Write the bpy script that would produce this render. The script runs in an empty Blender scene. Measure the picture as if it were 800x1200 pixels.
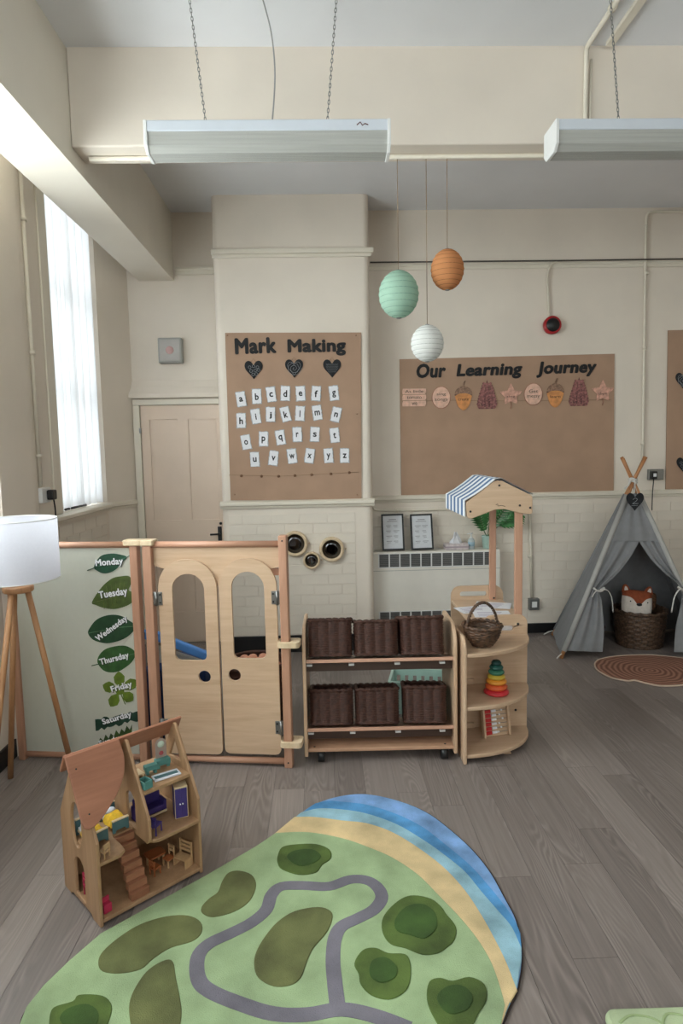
import bpy, bmesh, math, random
from mathutils import Vector, Matrix
from mathutils.geometry import tessellate_polygon
random.seed(7)
R = math.radians
sc = bpy.context.scene
col = sc.collection

# ------------------------------------------------------------------ camera
F_PX, CAM_H = 747.5, 1.6
YAW, PITCH, ROLL = R(1.558), R(5.51), R(-1.14)
_f = Vector((math.sin(YAW)*math.cos(PITCH), math.cos(YAW)*math.cos(PITCH), -math.sin(PITCH)))
_r = Vector((math.cos(YAW), -math.sin(YAW), 0)); _u = _r.cross(_f)
RT = _r*math.cos(ROLL) + _u*math.sin(ROLL); UP = _u*math.cos(ROLL) - _r*math.sin(ROLL); FW = _f
CAM = Vector((0, 0, CAM_H))
cd = bpy.data.cameras.new('camera'); cam = bpy.data.objects.new('camera', cd); col.objects.link(cam)
cd.sensor_fit = 'VERTICAL'; cd.sensor_height = 36; cd.lens = F_PX/1200*36; cd.clip_start = 0.02
m3 = Matrix((RT, UP, -FW)).transposed()
cam.matrix_world = Matrix.Translation(CAM) @ m3.to_4x4()
sc.camera = cam

# ------------------------------------------------------------------ daylight, exposure
W = bpy.data.worlds.new('overcast_sky'); sc.world = W; W.use_nodes = True
bg = W.node_tree.nodes['Background']; bg.inputs[0].default_value = (0.985, 0.99, 1.0, 1); bg.inputs[1].default_value = 7.5
sc.view_settings.view_transform = 'Standard'; sc.view_settings.look = 'None'
sc.view_settings.exposure = 0.74; sc.view_settings.gamma = 1; sc.view_settings.use_curve_mapping = False

# ------------------------------------------------------------------ measuring the place
def ray(x, y): return RT*((x-400)/F_PX) + UP*((600-y)/F_PX) + FW
def at(x, y, X=None, Y=None, Z=None):
    d = ray(x, y)
    t = ((X-CAM.x)/d.x) if X is not None else ((Y-CAM.y)/d.y) if Y is not None else ((Z-CAM.z)/d.z)
    return CAM + d*t
def onplane(x, y, p0, n):
    d = ray(x, y); return CAM + d*((p0-CAM).dot(n)/d.dot(n))
class Frame:
    def __init__(s, o, d):
        s.o = Vector((o[0], o[1], 0)); s.u = Vector((d[0], d[1], 0)).normalized(); s.n = Vector((-s.u.y, s.u.x, 0)); s.a = math.atan2(s.u.y, s.u.x)
    def uz(s, x, y, w=0):
        p = onplane(x, y, s.o+s.n*w, s.n); return ((p-s.o).dot(s.u), p.z)
    def h(s, x, y, z):
        p = at(x, y, Z=z)-s.o; return (p.dot(s.u), p.dot(s.n))
    def P(s, u, w, z=0): return s.o + s.u*u + s.n*w + Vector((0, 0, z))

# ------------------------------------------------------------------ materials
def lin(c):
    return tuple(((v/255)/12.92 if v/255 <= .04045 else ((v/255+.055)/1.055)**2.4) for v in c) + (1,)
MATS = {}
def base_mat(name):
    m = bpy.data.materials.new(name); m.use_nodes = True; MATS[name] = m
    nt = m.node_tree; b = nt.nodes['Principled BSDF']
    return m, nt, b
def N(nt, t, **k):
    n = nt.nodes.new(t)
    for a, v in k.items(): setattr(n, a, v)
    return n
def M(name, rgb, rough=.6, var=.06, scale=8, bump=0, bscale=150, metal=0, coat=0, stretch=None):
    if name in MATS: return MATS[name]
    m, nt, b = base_mat(name)
    tc = N(nt, 'ShaderNodeTexCoord'); src = tc.outputs['Object']
    if stretch:
        mp = N(nt, 'ShaderNodeMapping'); mp.inputs['Scale'].default_value = stretch
        nt.links.new(src, mp.inputs[0]); src = mp.outputs[0]
    nz = N(nt, 'ShaderNodeTexNoise'); nz.inputs['Scale'].default_value = scale; nz.inputs['Detail'].default_value = 4
    nt.links.new(src, nz.inputs['Vector'])
    rp = N(nt, 'ShaderNodeValToRGB'); c = lin(rgb)
    rp.color_ramp.elements[0].position = .3; rp.color_ramp.elements[1].position = .7
    rp.color_ramp.elements[0].color = tuple(max(0, v*(1-var*1.6)) for v in c[:3])+(1,)
    rp.color_ramp.elements[1].color = tuple(min(1, v*(1+var)) for v in c[:3])+(1,)
    nt.links.new(nz.outputs[0], rp.inputs[0]); nt.links.new(rp.outputs[0], b.inputs['Base Color'])
    b.inputs['Roughness'].default_value = rough; b.inputs['Metallic'].default_value = metal
    b.inputs['Coat Weight'].default_value = coat
    if bump:
        n2 = N(nt, 'ShaderNodeTexNoise'); n2.inputs['Scale'].default_value = bscale; n2.inputs['Detail'].default_value = 3
        nt.links.new(src, n2.inputs['Vector'])
        bp = N(nt, 'ShaderNodeBump'); bp.inputs['Strength'].default_value = bump; bp.inputs['Distance'].default_value = .004
        nt.links.new(n2.outputs[0], bp.inputs['Height']); nt.links.new(bp.outputs[0], b.inputs['Normal'])
    return m
def wood(name, light, dark, axis='z', scale=1.0, rough=.45):
    m, nt, b = base_mat(name)
    tc = N(nt, 'ShaderNodeTexCoord'); oi = N(nt, 'ShaderNodeObjectInfo')
    ad = N(nt, 'ShaderNodeVectorMath', operation='ADD'); cb = N(nt, 'ShaderNodeCombineXYZ')
    ml = N(nt, 'ShaderNodeMath', operation='MULTIPLY'); ml.inputs[1].default_value = 17
    nt.links.new(oi.outputs['Random'], ml.inputs[0])
    for i in range(3): nt.links.new(ml.outputs[0], cb.inputs[i])
    nt.links.new(tc.outputs['Object'], ad.inputs[0]); nt.links.new(cb.outputs[0], ad.inputs[1])
    mp = N(nt, 'ShaderNodeMapping'); s = [26*scale]*3; s['xyz'.index(axis)] = 2.2*scale; mp.inputs['Scale'].default_value = s
    nt.links.new(ad.outputs[0], mp.inputs[0])
    n1 = N(nt, 'ShaderNodeTexNoise'); n1.inputs['Scale'].default_value = 1; n1.inputs['Detail'].default_value = 5; n1.inputs['Distortion'].default_value = .6
    n2 = N(nt, 'ShaderNodeTexNoise'); n2.inputs['Scale'].default_value = 5; n2.inputs['Detail'].default_value = 3
    nt.links.new(mp.outputs[0], n1.inputs[0]); nt.links.new(mp.outputs[0], n2.inputs[0])
    mx = N(nt, 'ShaderNodeMath', operation='MULTIPLY_ADD'); mx.inputs[1].default_value = .35
    nt.links.new(n2.outputs[0], mx.inputs[0]); nt.links.new(n1.outputs[0], mx.inputs[2])
    rp = N(nt, 'ShaderNodeValToRGB'); rp.color_ramp.elements[0].position = .42; rp.color_ramp.elements[1].position = .9
    rp.color_ramp.elements[0].color = lin(dark); rp.color_ramp.elements[1].color = lin(light)
    nt.links.new(mx.outputs[0], rp.inputs[0]); nt.links.new(rp.outputs[0], b.inputs['Base Color'])
    b.inputs['Roughness'].default_value = rough
    return m
def plank_mat():
    m, nt, b = base_mat('grey_oak_plank')
    tc = N(nt, 'ShaderNodeTexCoord'); oi = N(nt, 'ShaderNodeObjectInfo')
    ml = N(nt, 'ShaderNodeMath', operation='MULTIPLY'); ml.inputs[1].default_value = 53
    nt.links.new(oi.outputs['Random'], ml.inputs[0])
    cb = N(nt, 'ShaderNodeCombineXYZ')
    for i in range(3): nt.links.new(ml.outputs[0], cb.inputs[i])
    ad = N(nt, 'ShaderNodeVectorMath', operation='ADD')
    nt.links.new(tc.outputs['Object'], ad.inputs[0]); nt.links.new(cb.outputs[0], ad.inputs[1])
    mp = N(nt, 'ShaderNodeMapping'); mp.inputs['Scale'].default_value = (9, 1.1, 1)
    nt.links.new(ad.outputs[0], mp.inputs[0])
    big = N(nt, 'ShaderNodeTexNoise'); big.inputs['Scale'].default_value = .8; big.inputs['Detail'].default_value = 1.5
    nt.links.new(mp.outputs[0], big.inputs[0])
    k = N(nt, 'ShaderNodeMath', operation='MULTIPLY'); k.inputs[1].default_value = 95
    nt.links.new(big.outputs[0], k.inputs[0])
    sn = N(nt, 'ShaderNodeMath', operation='SINE'); nt.links.new(k.outputs[0], sn.inputs[0])   # cathedral rings
    mp2 = N(nt, 'ShaderNodeMapping'); mp2.inputs['Scale'].default_value = (75, 2.2, 1)
    nt.links.new(ad.outputs[0], mp2.inputs[0])
    fine = N(nt, 'ShaderNodeTexNoise'); fine.inputs['Scale'].default_value = 1; fine.inputs['Detail'].default_value = 4
    nt.links.new(mp2.outputs[0], fine.inputs[0])
    bl = N(nt, 'ShaderNodeTexNoise'); bl.inputs['Scale'].default_value = 1.3; bl.inputs['Detail'].default_value = 2
    nt.links.new(mp.outputs[0], bl.inputs[0])
    def mth(op, x, y):
        n = N(nt, 'ShaderNodeMath', operation=op)
        for i, v in enumerate((x, y)):
            if isinstance(v, (int, float)): n.inputs[i].default_value = v
            else: nt.links.new(v, n.inputs[i])
        return n.outputs[0]
    edge = mth('POWER', mth('ABSOLUTE', sn.outputs[0], 0), 3)                     # thin pale growth lines
    mask = mth('MAXIMUM', mth('MULTIPLY', mth('SUBTRACT', bl.outputs[0], .44), 5), 0)
    mask = mth('MINIMUM', mask, 1)
    v = mth('MULTIPLY', mth('MULTIPLY', mth('SUBTRACT', edge, .3), mask), .30)
    v = mth('ADD', v, mth('MULTIPLY', mth('SUBTRACT', fine.outputs[0], .5), .55))
    v = mth('ADD', v, mth('MULTIPLY', oi.outputs['Random'], .34))
    v = mth('ADD', v, .33)
    rp = N(nt, 'ShaderNodeValToRGB'); rp.color_ramp.elements[0].position = 0; rp.color_ramp.elements[1].position = 1
    rp.color_ramp.elements[0].color = lin((90, 81, 77)); rp.color_ramp.elements[1].color = lin((162, 150, 144))
    nt.links.new(v, rp.inputs[0]); nt.links.new(rp.outputs[0], b.inputs['Base Color'])
    b.inputs['Roughness'].default_value = .42
    return m
def thin_glass(name, tint=(245, 250, 250), gl=.08):
    m, nt, b = base_mat(name); nt.nodes.remove(b)
    o = nt.nodes['Material Output']; t = N(nt, 'ShaderNodeBsdfTransparent'); g = N(nt, 'ShaderNodeBsdfGlossy'); x = N(nt, 'ShaderNodeMixShader')
    t.inputs[0].default_value = lin(tint); g.inputs['Roughness'].default_value = .02; x.inputs[0].default_value = gl
    nt.links.new(t.outputs[0], x.inputs[1]); nt.links.new(g.outputs[0], x.inputs[2]); nt.links.new(x.outputs[0], o.inputs[0]); return m
def sheer(name, rgb, tr=.5, rough=.8, transp=0):
    m, nt, b = base_mat(name); o = nt.nodes['Material Output']
    nz = N(nt, 'ShaderNodeTexNoise'); nz.inputs['Scale'].default_value = 30
    rp = N(nt, 'ShaderNodeValToRGB'); c = lin(rgb)
    rp.color_ramp.elements[0].color = tuple(v*.94 for v in c[:3])+(1,); rp.color_ramp.elements[1].color = c
    nt.links.new(nz.outputs[0], rp.inputs[0])
    d = N(nt, 'ShaderNodeBsdfDiffuse'); t = N(nt, 'ShaderNodeBsdfTranslucent'); x = N(nt, 'ShaderNodeMixShader'); x.inputs[0].default_value = tr
    nt.links.new(rp.outputs[0], d.inputs[0]); nt.links.new(rp.outputs[0], t.inputs[0])
    nt.links.new(d.outputs[0], x.inputs[1]); nt.links.new(t.outputs[0], x.inputs[2]); last = x
    if transp:
        tp = N(nt, 'ShaderNodeBsdfTransparent'); y = N(nt, 'ShaderNodeMixShader'); y.inputs[0].default_value = transp
        nt.links.new(x.outputs[0], y.inputs[1]); nt.links.new(tp.outputs[0], y.inputs[2]); last = y
    nt.links.new(last.outputs[0], o.inputs[0]); nt.nodes.remove(b); return m

PAINT = M('cream_wall_paint', (230, 219, 205), .55, .03, 2.5, .12, 60)
PAINTW = M('cream_gloss_brick_paint', (230, 220, 206), .38, .03, 6, .15, 45)
CEIL = M('white_ceiling_paint', (230, 230, 232), .7, .03, 1.5, .15, 30)
TRIM = M('cream_gloss_trim_paint', (226, 218, 202), .35, .02, 5)
DOORP = M('pinkish_cream_door_paint', (226, 205, 186), .4, .03, 3)
SKIRT = M('black_skirting_paint', (22, 22, 24), .4)
PIPE = M('cream_conduit_paint', (222, 213, 196), .4, .03, 10)
WHITEP = M('white_enamel', (226, 226, 224), .35, .02, 10)
GREYM = M('grey_metal', (140, 140, 138), .35, .05, 20, metal=.8)
DARKM = M('dark_grille_metal', (88, 88, 88), .5, .2, 300)
BLACK = M('black_plastic', (20, 20, 22), .4)
SLATE = M('black_chalk_slate', (30, 32, 36), .8, .25, 40)
CHALK = M('white_chalk', (170, 172, 176), .9)
KRAFT = M('brown_kraft_paper', (174, 142, 118), .75, .05, 5, .25, 14)
WHITE = M('white_paper', (232, 232, 236), .7, .02)
SILVERP = M('silver_tape', (170, 172, 175), .35, .15, 60)
INK = M('black_ink', (24, 24, 26), .7)
INKSOFT = M('grey_print_ink', (120, 120, 124), .7)
MAPLE = wood('maple_plywood', (210, 181, 152), (191, 159, 129), 'x')
MAPLEZ = wood('maple_board_upright', (208, 178, 149), (190, 156, 126), 'z')
BEECH = wood('steamed_beech', (196, 152, 126), (174, 128, 103), 'z')
BEECHX = wood('steamed_beech_rail', (198, 153, 127), (176, 130, 105), 'x')
PALEW = wood('pale_birch', (228, 206, 174), (206, 180, 144), 'y')
LAMPW = wood('light_oak_leg', (196, 148, 104), (160, 112, 74), 'z')
POLEW = wood('tent_pole_pine', (196, 140, 92), (160, 104, 62), 'z')
STEPW = wood('red_brown_step', (168, 116, 88), (138, 90, 66), 'x')
ROOFW = wood('roof_beech', (172, 119, 93), (149, 99, 76), 'x')
HOUSEW = wood('dolls_house_ply', (180, 144, 110), (156, 121, 88), 'z')
WICKER = M('dark_brown_wicker', (70, 39, 27), .65, .3, 60)
WICKER2 = M('grey_brown_wicker', (92, 70, 54), .55, .5, 70)
MIDW = M('brown_willow', (92, 66, 48), .5, .5, 60)
TENT = M('grey_canvas', (132, 132, 134), .9, .04, 20, .2, 400)
TENTSEAM = M('pale_canvas_seam', (176, 174, 170), .9, .04, 20)
TIE = M('white_cotton_tie', (214, 210, 204), .9)
MINT = M('mint_plastic', (190, 220, 210), .4)
BLUE = M('blue_foam_vinyl', (88, 150, 226), .45)
NAVY = M('navy_vinyl', (30, 62, 116), .45)
STRIPE = M('blue_awning_stripe', (88, 116, 156), .85)
CLOTHW = M('white_awning_cloth', (232, 234, 236), .85)
GLASS = thin_glass('window_glass')
FROST = sheer('frosted_acrylic', (222, 222, 210), .35, .5)
VOILE = sheer('white_voile', (248, 248, 250), .10)
SHADE = sheer('white_lampshade_fabric', (216, 216, 224), .4)

# ------------------------------------------------------------------ mesh tools
class MB:
    def __init__(s): s.v = []; s.f = []; s.sm = []
    def add(s, vs, fs, smooth=False):
        k = len(s.v); s.v += [Vector(v) for v in vs]
        for f in fs: s.f.append([i+k for i in f]); s.sm.append(smooth)
        return s
    def box(s, x0, x1, y0, y1, z0, z1, mat=None):
        vs = [Vector((x, y, z)) for x in (x0, x1) for y in (y0, y1) for z in (z0, z1)]
        if mat is not None: vs = [mat @ v for v in vs]
        return s.add(vs, [(0, 1, 3, 2), (4, 6, 7, 5), (0, 4, 5, 1), (2, 3, 7, 6), (0, 2, 6, 4), (1, 5, 7, 3)])
    def tube(s, pts, r, n=10, closed=False, caps=True, smooth=True, flat=None):
        pts = [Vector(p) for p in pts]; k = len(pts); rs = r if isinstance(r, (list, tuple)) else [r]*k
        vs, fs = [], []; prev = None
        for i, p in enumerate(pts):
            if closed: t = (pts[(i+1) % k]-pts[i-1]).normalized()
            else: t = (pts[min(i+1, k-1)]-pts[max(i-1, 0)]).normalized()
            if prev is None:
                a = Vector((0, 0, 1)) if abs(t.z) < .9 else Vector((1, 0, 0)); x = t.cross(a).normalized()
            else:
                x = (prev - t*prev.dot(t)).normalized()
            prev = x; y = t.cross(x)
            for j in range(n):
                a = 2*math.pi*j/n; vs.append(p + x*(math.cos(a)*rs[i]) + y*(math.sin(a)*rs[i]*(flat or 1)))
        for i in range(k if closed else k-1):
            for j in range(n):
                a, b = i*n+j, i*n+(j+1) % n; c, d = ((i+1) % k)*n+(j+1) % n, ((i+1) % k)*n+j
                fs.append((a, b, c, d))
        s.add(vs, fs, smooth)
        if caps and not closed: s.add([vs[j] for j in range(n)], [tuple(range(n))]); s.add(vs[-n:], [tuple(range(n))])
        return s
    def lathe(s, prof, n=24, mat=None, smooth=True, caps=True):
        mat = mat or Matrix(); vs, fs = [], []
        for r, z in prof:
            for j in range(n): a = 2*math.pi*j/n; vs.append(mat @ Vector((r*math.cos(a), r*math.sin(a), z)))
        for i in range(len(prof)-1):
            for j in range(n): fs.append((i*n+j, i*n+(j+1) % n, (i+1)*n+(j+1) % n, (i+1)*n+j))
        s.add(vs, fs, smooth)
        for i in (0, -1):
            if caps and prof[i][0] > 1e-5: s.add(vs[:n] if i == 0 else vs[-n:], [tuple(range(n))])
        return s
    def prism(s, loops, t0, t1, plane='xz', mat=None):
        if not isinstance(loops[0][0], (list, tuple, Vector)): loops = [loops]
        mp = {'xz': lambda a, b, t: Vector((a, t, b)), 'xy': lambda a, b, t: Vector((a, b, t)), 'yz': lambda a, b, t: Vector((t, a, b))}[plane]
        if mat is None: mat = Matrix()
        flat = [p for l in loops for p in l]; n = len(flat)
        vs = [mat @ mp(p[0], p[1], t0) for p in flat] + [mat @ mp(p[0], p[1], t1) for p in flat]
        fs = []
        if len(loops) == 1: fs += [tuple(range(n)), tuple(range(2*n-1, n-1, -1))]
        else:
            for t in tessellate_polygon([[Vector((p[0], p[1], 0)) for p in l] for l in loops]):
                fs.append(tuple(t)); fs.append(tuple(i+n for i in t))
        k = 0
        for l in loops:
            for i in range(len(l)): a, b = k+i, k+(i+1) % len(l); fs.append((a, b, b+n, a+n))
            k += len(l)
        return s.add(vs, fs)
    def build(s, name, mat, parent=None, bevel=0, loc=None, rz=0, mat_world=None):
        me = bpy.data.meshes.new(name); me.from_pydata(s.v, [], s.f)
        me.polygons.foreach_set('use_smooth', s.sm); me.materials.append(mat)
        bm = bmesh.new(); bm.from_mesh(me)
        bmesh.ops.remove_doubles(bm, verts=bm.verts, dist=1e-6)
        bmesh.ops.recalc_face_normals(bm, faces=bm.faces); bm.to_mesh(me); bm.free()
        o = bpy.data.objects.new(name, me); col.objects.link(o)
        if parent is not None: o.parent = parent
        if loc is not None: o.location = loc
        if rz: o.rotation_euler = (0, 0, rz)
        if mat_world is not None: o.matrix_world = mat_world
        if bevel:
            b = o.modifiers.new('bevel', 'BEVEL'); b.width = bevel; b.segments = 2; b.limit_method = 'ANGLE'; b.angle_limit = R(50)
        return o
def tag(o, label=None, cat=None, group=None, kind=None):
    for k, v in (('label', label), ('category', cat), ('group', group), ('kind', kind)):
        if v: o[k] = v
    return o
def thing(name, label, cat, loc=(0, 0, 0), rz=0, group=None, rot=None):
    o = bpy.data.objects.new(name, None); o.empty_display_size = .05; col.objects.link(o)
    o.location = loc; o.rotation_euler = rot or (0, 0, rz)
    return tag(o, label, cat, group)
def struct(o): o['kind'] = 'structure'; return o
def arc(cx, cy, r, a0, a1, n=10, ry=None):
    return [(cx+r*math.cos(R(a0+(a1-a0)*i/n)), cy+(ry or r)*math.sin(R(a0+(a1-a0)*i/n))) for i in range(n+1)]
def rrect(x0, x1, y0, y1, r, n=5):
    rs = r if isinstance(r, (list, tuple)) else [r]*4   # bl br tr tl
    p = []
    for (cx, cy, a, q) in ((x0+rs[0], y0+rs[0], 180, rs[0]), (x1-rs[1], y0+rs[1], 270, rs[1]), (x1-rs[2], y1-rs[2], 0, rs[2]), (x0+rs[3], y1-rs[3], 90, rs[3])):
        p += arc(cx, cy, max(q, 1e-4), a, a+90, n)
    return p
def smooth_closed(pts, k=6):
    n = len(pts); out = []
    for i in range(n):
        p0, p1, p2, p3 = (Vector((*pts[(i+j-1) % n][:2], 0)) for j in range(4))
        for q in range(k):
            t = q/k
            v = .5*((2*p1)+(-p0+p2)*t+(2*p0-5*p1+4*p2-p3)*t*t+(-p0+3*p1-3*p2+p3)*t**3); out.append((v.x, v.y))
    return out
def smooth_open(pts, k=6):
    pts = [Vector(p) if len(p) == 3 else Vector((*p, 0)) for p in pts]; out = []
    for i in range(len(pts)-1):
        p0, p1, p2, p3 = pts[max(i-1, 0)], pts[i], pts[i+1], pts[min(i+2, len(pts)-1)]
        for q in range(k):
            t = q/k; out.append(.5*((2*p1)+(-p0+p2)*t+(2*p0-5*p1+4*p2-p3)*t*t+(-p0+3*p1-3*p2+p3)*t**3))
    return out+[pts[-1]]
def heart(cx, cy, w, h, n=36):
    p = []
    for i in range(n):
        t = 2*math.pi*i/n
        p.append((cx+w/2*(.78*math.sin(t)**3+.22*math.sin(t)), cy+h*(13*math.cos(t)-5*math.cos(2*t)-2*math.cos(3*t)-math.cos(4*t)+2.5)/29))
    return p
def text(name, s, cx, cz, w, y, mat, parent=None, h=None, rot=0, bold=.0, depth=.002, shear=0, spacing=1.0, mw=None):
    """lettering that stands in the xz plane (facing -y), fitted to width w (and height h)"""
    c = bpy.data.curves.new(name, 'FONT'); c.body = s; c.size = 1; c.extrude = .5; c.shear = shear; c.space_character = spacing*(1+bold*1.2); c.resolution_u = 3
    t = bpy.data.objects.new('tmp', c); src = bpy.data.meshes.new_from_object(t)
    bpy.data.objects.remove(t); bpy.data.curves.remove(c)
    vs, fs = [], []
    for k_, (ox, oy) in enumerate([(0, 0)]+([(bold*math.cos(R(45*q)), bold*math.sin(R(45*q))) for q in range(8)] if bold else [])):   # strokes thickened by shifted copies
        n_ = len(vs); vs += [(v.co.x+ox, v.co.y+oy, v.co.z*(1-.02*k_)) for v in src.vertices]; fs += [[i+n_ for i in p.vertices] for p in src.polygons]
    bpy.data.meshes.remove(src)
    xs = [v[0] for v in vs]; ys = [v[1] for v in vs]
    x0, x1, y0, y1 = min(xs), max(xs), min(ys), max(ys); k = w/(x1-x0); kh = (h/(y1-y0)) if h else k
    ca, sa = math.cos(rot), math.sin(rot); out = []
    for v in vs:
        a, b = (v[0]-(x0+x1)/2)*k, (v[1]-(y0+y1)/2)*kh
        p = Vector((cx+a*ca-b*sa, y-v[2]*depth, cz+a*sa+b*ca)); out.append(mw @ p if mw is not None else p)
    me = bpy.data.meshes.new(name); me.from_pydata(out, [], fs)
    me.materials.clear(); me.materials.append(mat); me.name = name
    o = bpy.data.objects.new(name, me); col.objects.link(o)
    if parent is not None: o.parent = parent
    return o
def copy_tree(o, parent=None):
    c = o.copy(); col.objects.link(c); c.parent = parent
    for ch in list(o.children): copy_tree(ch, c)
    return c
def woven(mb, shape, rows, stakes, h, bulge=.004, per=4, z0=0, closed_bottom=True, rib=0):
    """a basket wall of rounded strands passing in front of and behind upright stakes; shape(s, t) -> (x, y, nx, ny)"""
    m = stakes*per; sub = 3; vs = []; fs = []
    for i in range(rows*sub+1):
        t = i/(rows*sub); row = min(i//sub, rows-1); ph = (i % sub)/sub
        prof = math.sin(math.pi*ph) if i % sub else 0
        for j in range(m):
            s = j/m; x, y, nx, ny = shape(s, t)
            a = .55+.45*math.cos(math.pi*stakes*s+math.pi*row)
            a = a*(1-rib)+rib*(.2+.8*abs(math.cos(math.pi*stakes*s/2)))
            k = bulge*(.35+.65*prof)*a - bulge*.3
            vs.append((x+nx*k, y+ny*k, z0+h*t))
    for i in range(rows*sub):
        for j in range(m): fs.append((i*m+j, i*m+(j+1) % m, (i+1)*m+(j+1) % m, (i+1)*m+j))
    mb.add(vs, fs, True)
    if closed_bottom: mb.add(vs[:m], [tuple(range(m))])
    return mb
def rr_shape(hw, hd, r, flare=0):
    """rounded rectangle perimeter"""
    def f(s, t):
        k = 1+flare*t; a, b = hw*k, hd*k
        segs = [2*(b-r), math.pi*r/2, 2*(a-r), math.pi*r/2]*2; tot = sum(segs); d = s*tot
        cx, cy = (a-r, b-r)
        starts = [((a, -cy), (1, 0), (0, 1)), ((cx, cy), None, 0), ((cx, b), (0, 1), (-1, 0)), ((-cx, cy), None, 90), ((-a, cy), (-1, 0), (0, -1)), ((-cx, -cy), None, 180), ((-cx, -b), (0, -1), (1, 0)), ((cx, -cy), None, 270)]
        for L, st in zip(segs, starts):
            if d <= L+1e-9:
                if st[1] is None:
                    an = R(st[2]+90*d/L); return (st[0][0]+r*math.cos(an), st[0][1]+r*math.sin(an), math.cos(an), math.sin(an))
                return (st[0][0]+st[2][0]*d, st[0][1]+st[2][1]*d, st[1][0], st[1][1])
            d -= L
        return (a, -cy, 1, 0)
    return f
def circ_shape(rf):
    def f(s, t):
        a = 2*math.pi*s; r = rf(t); return (r*math.cos(a), r*math.sin(a), math.cos(a), math.sin(a))
    return f

# =================================================================== THE ROOM
XL, XR, YN, YB, ZC = -1.69, 5.2, -3.0, 5.34, 3.52
YC = 5.0                       # chimney breast front
CX0, CX1 = -0.80, 0.385
# floor of planks
fb = MB().box(XL-.2, XR, YN, YB+.05, -.06, -.004).build('floor', M('floor_screed', (70, 66, 64), .8)); struct(fb)
PLK = plank_mat()
pw, pl = .145, 1.22
def plank_mesh(L):
    o = MB().box(-pw/2+.0006, pw/2-.0006, -L/2+.0006, L/2-.0006, -.0045, 0).build('plank', PLK, fb); return o
first = None; count = 0
nx = int((3.45-XL)/pw)+2
for i in range(nx):
    x = XL+pw*(i+.3); off = random.random()*pl
    y = .55-off
    while y < YB:
        L0, L1 = max(y, .55), min(y+pl, YB)
        if L1-L0 > .03:
            full = abs((L1-L0)-pl) < 1e-4
            if full and first is not None:
                o = first.copy(); col.objects.link(o); o.parent = fb
            else:
                o = plank_mesh(L1-L0)
                if full: first = o
            o.location = (x, (L0+L1)/2, 0); count += 1
        y += pl
rest = MB()
y = YN
rest.box(XL-.1, XR, YN, .549, -.0045, 0); rest.box(XL+pw*(nx-.2), XR, .55, YB, -.0045, 0)
tag(rest.build('planking', PLK, fb), kind='stuff')
struct(MB().box(XL-.3, XR+.1, YN-.1, YB+.1, ZC, ZC+.1).build('ceiling', CEIL))

# back wall, with recess of bricks under the dado
wb = struct(MB().box(XL-.3, XR+.1, YB, YB+.12, -.05, ZC).build('wall_back', PAINT))
wr = struct(MB().box(XR, XR+.12, YN, YB, -.05, ZC).build('wall_right', PAINT))
# rear wall (behind the camera) with two window openings added for brightness
def wall_with_holes(name, u0, u1, holes, plane, t0, t1, mat):
    loops = [[(u0, -.05), (u1, -.05), (u1, ZC), (u0, ZC)]] + [[(a, c), (a, d), (b, d), (b, c)] for a, b, c, d in holes]
    return struct(MB().prism(loops, t0, t1, plane).build(name, mat))
rear_h = [(-.6, .6, 1.7, 3.2), (2.2, 3.2, 1.7, 3.2)]
wall_with_holes('wall_rear', XL-.3, XR+.1, rear_h, 'xz', YN-.2, YN, PAINT)
WY0, WY1, WZ0, WZ1 = 4.16, 5.02, 1.235, 3.40
left_h = [(WY0, WY1, WZ0, WZ1), (1.6, 3.3, WZ0, 3.40), (-.7, .5, WZ0, 3.40)]  # first opening is seen; the other two are added to brighten the room
wl = wall_with_holes('wall_left', YN, YB, left_h, 'yz', XL-.16, XL, PAINT)
# the reveal that splays from the window to the back corner, and the pier nearer the camera
MB().prism([(XL-.001, WY1+.01), (-1.545, YB), (XL-.001, YB)], -.01, ZC, 'xy').build('splayed_reveal', PAINT, wl)
MB().prism([(XL-.001, 3.32), (XL+.025, 3.34), (XL+.025, 3.72), (XL+.018, 3.78), (XL-.001, 3.84)], -.01, ZC, 'xy').build('pier', PAINT, wl)

# chimney breast with rounded corners
r = .05
prof = [(CX0, YB+.01)]+[(CX0+r-r*math.cos(R(a)), YC+r-r*math.sin(R(a))) for a in range(0, 91, 15)]+[(CX1-r+r*math.sin(R(a)), YC+r-r*math.cos(R(a))) for a in range(0, 91, 15)]+[(CX1, YB+.01)]
wc = struct(MB().prism(prof, -.01, ZC, 'xy').build('wall_chimney', PAINT))

# painted bricks under the dado rail
BR = MB().prism([[(-.1075, -.0375), (.1075, -.0375), (.1075, .0375), (-.1075, .0375)]], 0, -.005, 'xz').build('brick', PAINTW, wc, bevel=.0016)
BR2 = MB().box(-.0530, .0530, -.005, 0, -.0375, .0375).build('brick', PAINTW, wc, bevel=.0016)
used = {BR: False, BR2: False}
def put_brick(src, parent, loc, rz=0):
    if not used[src]: o = src; used[src] = True
    else: o = src.copy(); col.objects.link(o)
    o.parent = parent; o.location = loc; o.rotation_euler = (R(random.uniform(-.6, .6)), 0, rz+R(random.uniform(-.25, .25)))
def brickwork(parent, u0, u1, place, z0, z1, rz):
    z, row = z0, 0
    while z+.07 < z1:
        u = u0
        if row % 2: put_brick(BR2, parent, place(u+.0525, z+.0365), rz); u += .1125+.002
        while u+.213 <= u1+.001:
            put_brick(BR, parent, place(u+.1065, z+.0365), rz); u += .2215
        if u1-u > .11: put_brick(BR2, parent, place(u+.0525, z+.0365), rz)
        z += .0815; row += 1
brickwork(wc, CX0+.05, CX1-.045, lambda u, z: Vector((u, YC, z)), .14, 1.16, 0)
brickwork(wb, CX1+.02, 3.22, lambda u, z: Vector((u, YB, z)), .14, 1.16, 0)
brickwork(wl, 3.86, 5.0, lambda u, z: Vector((XL, u, z)), .75, 1.15, R(90))

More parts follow.
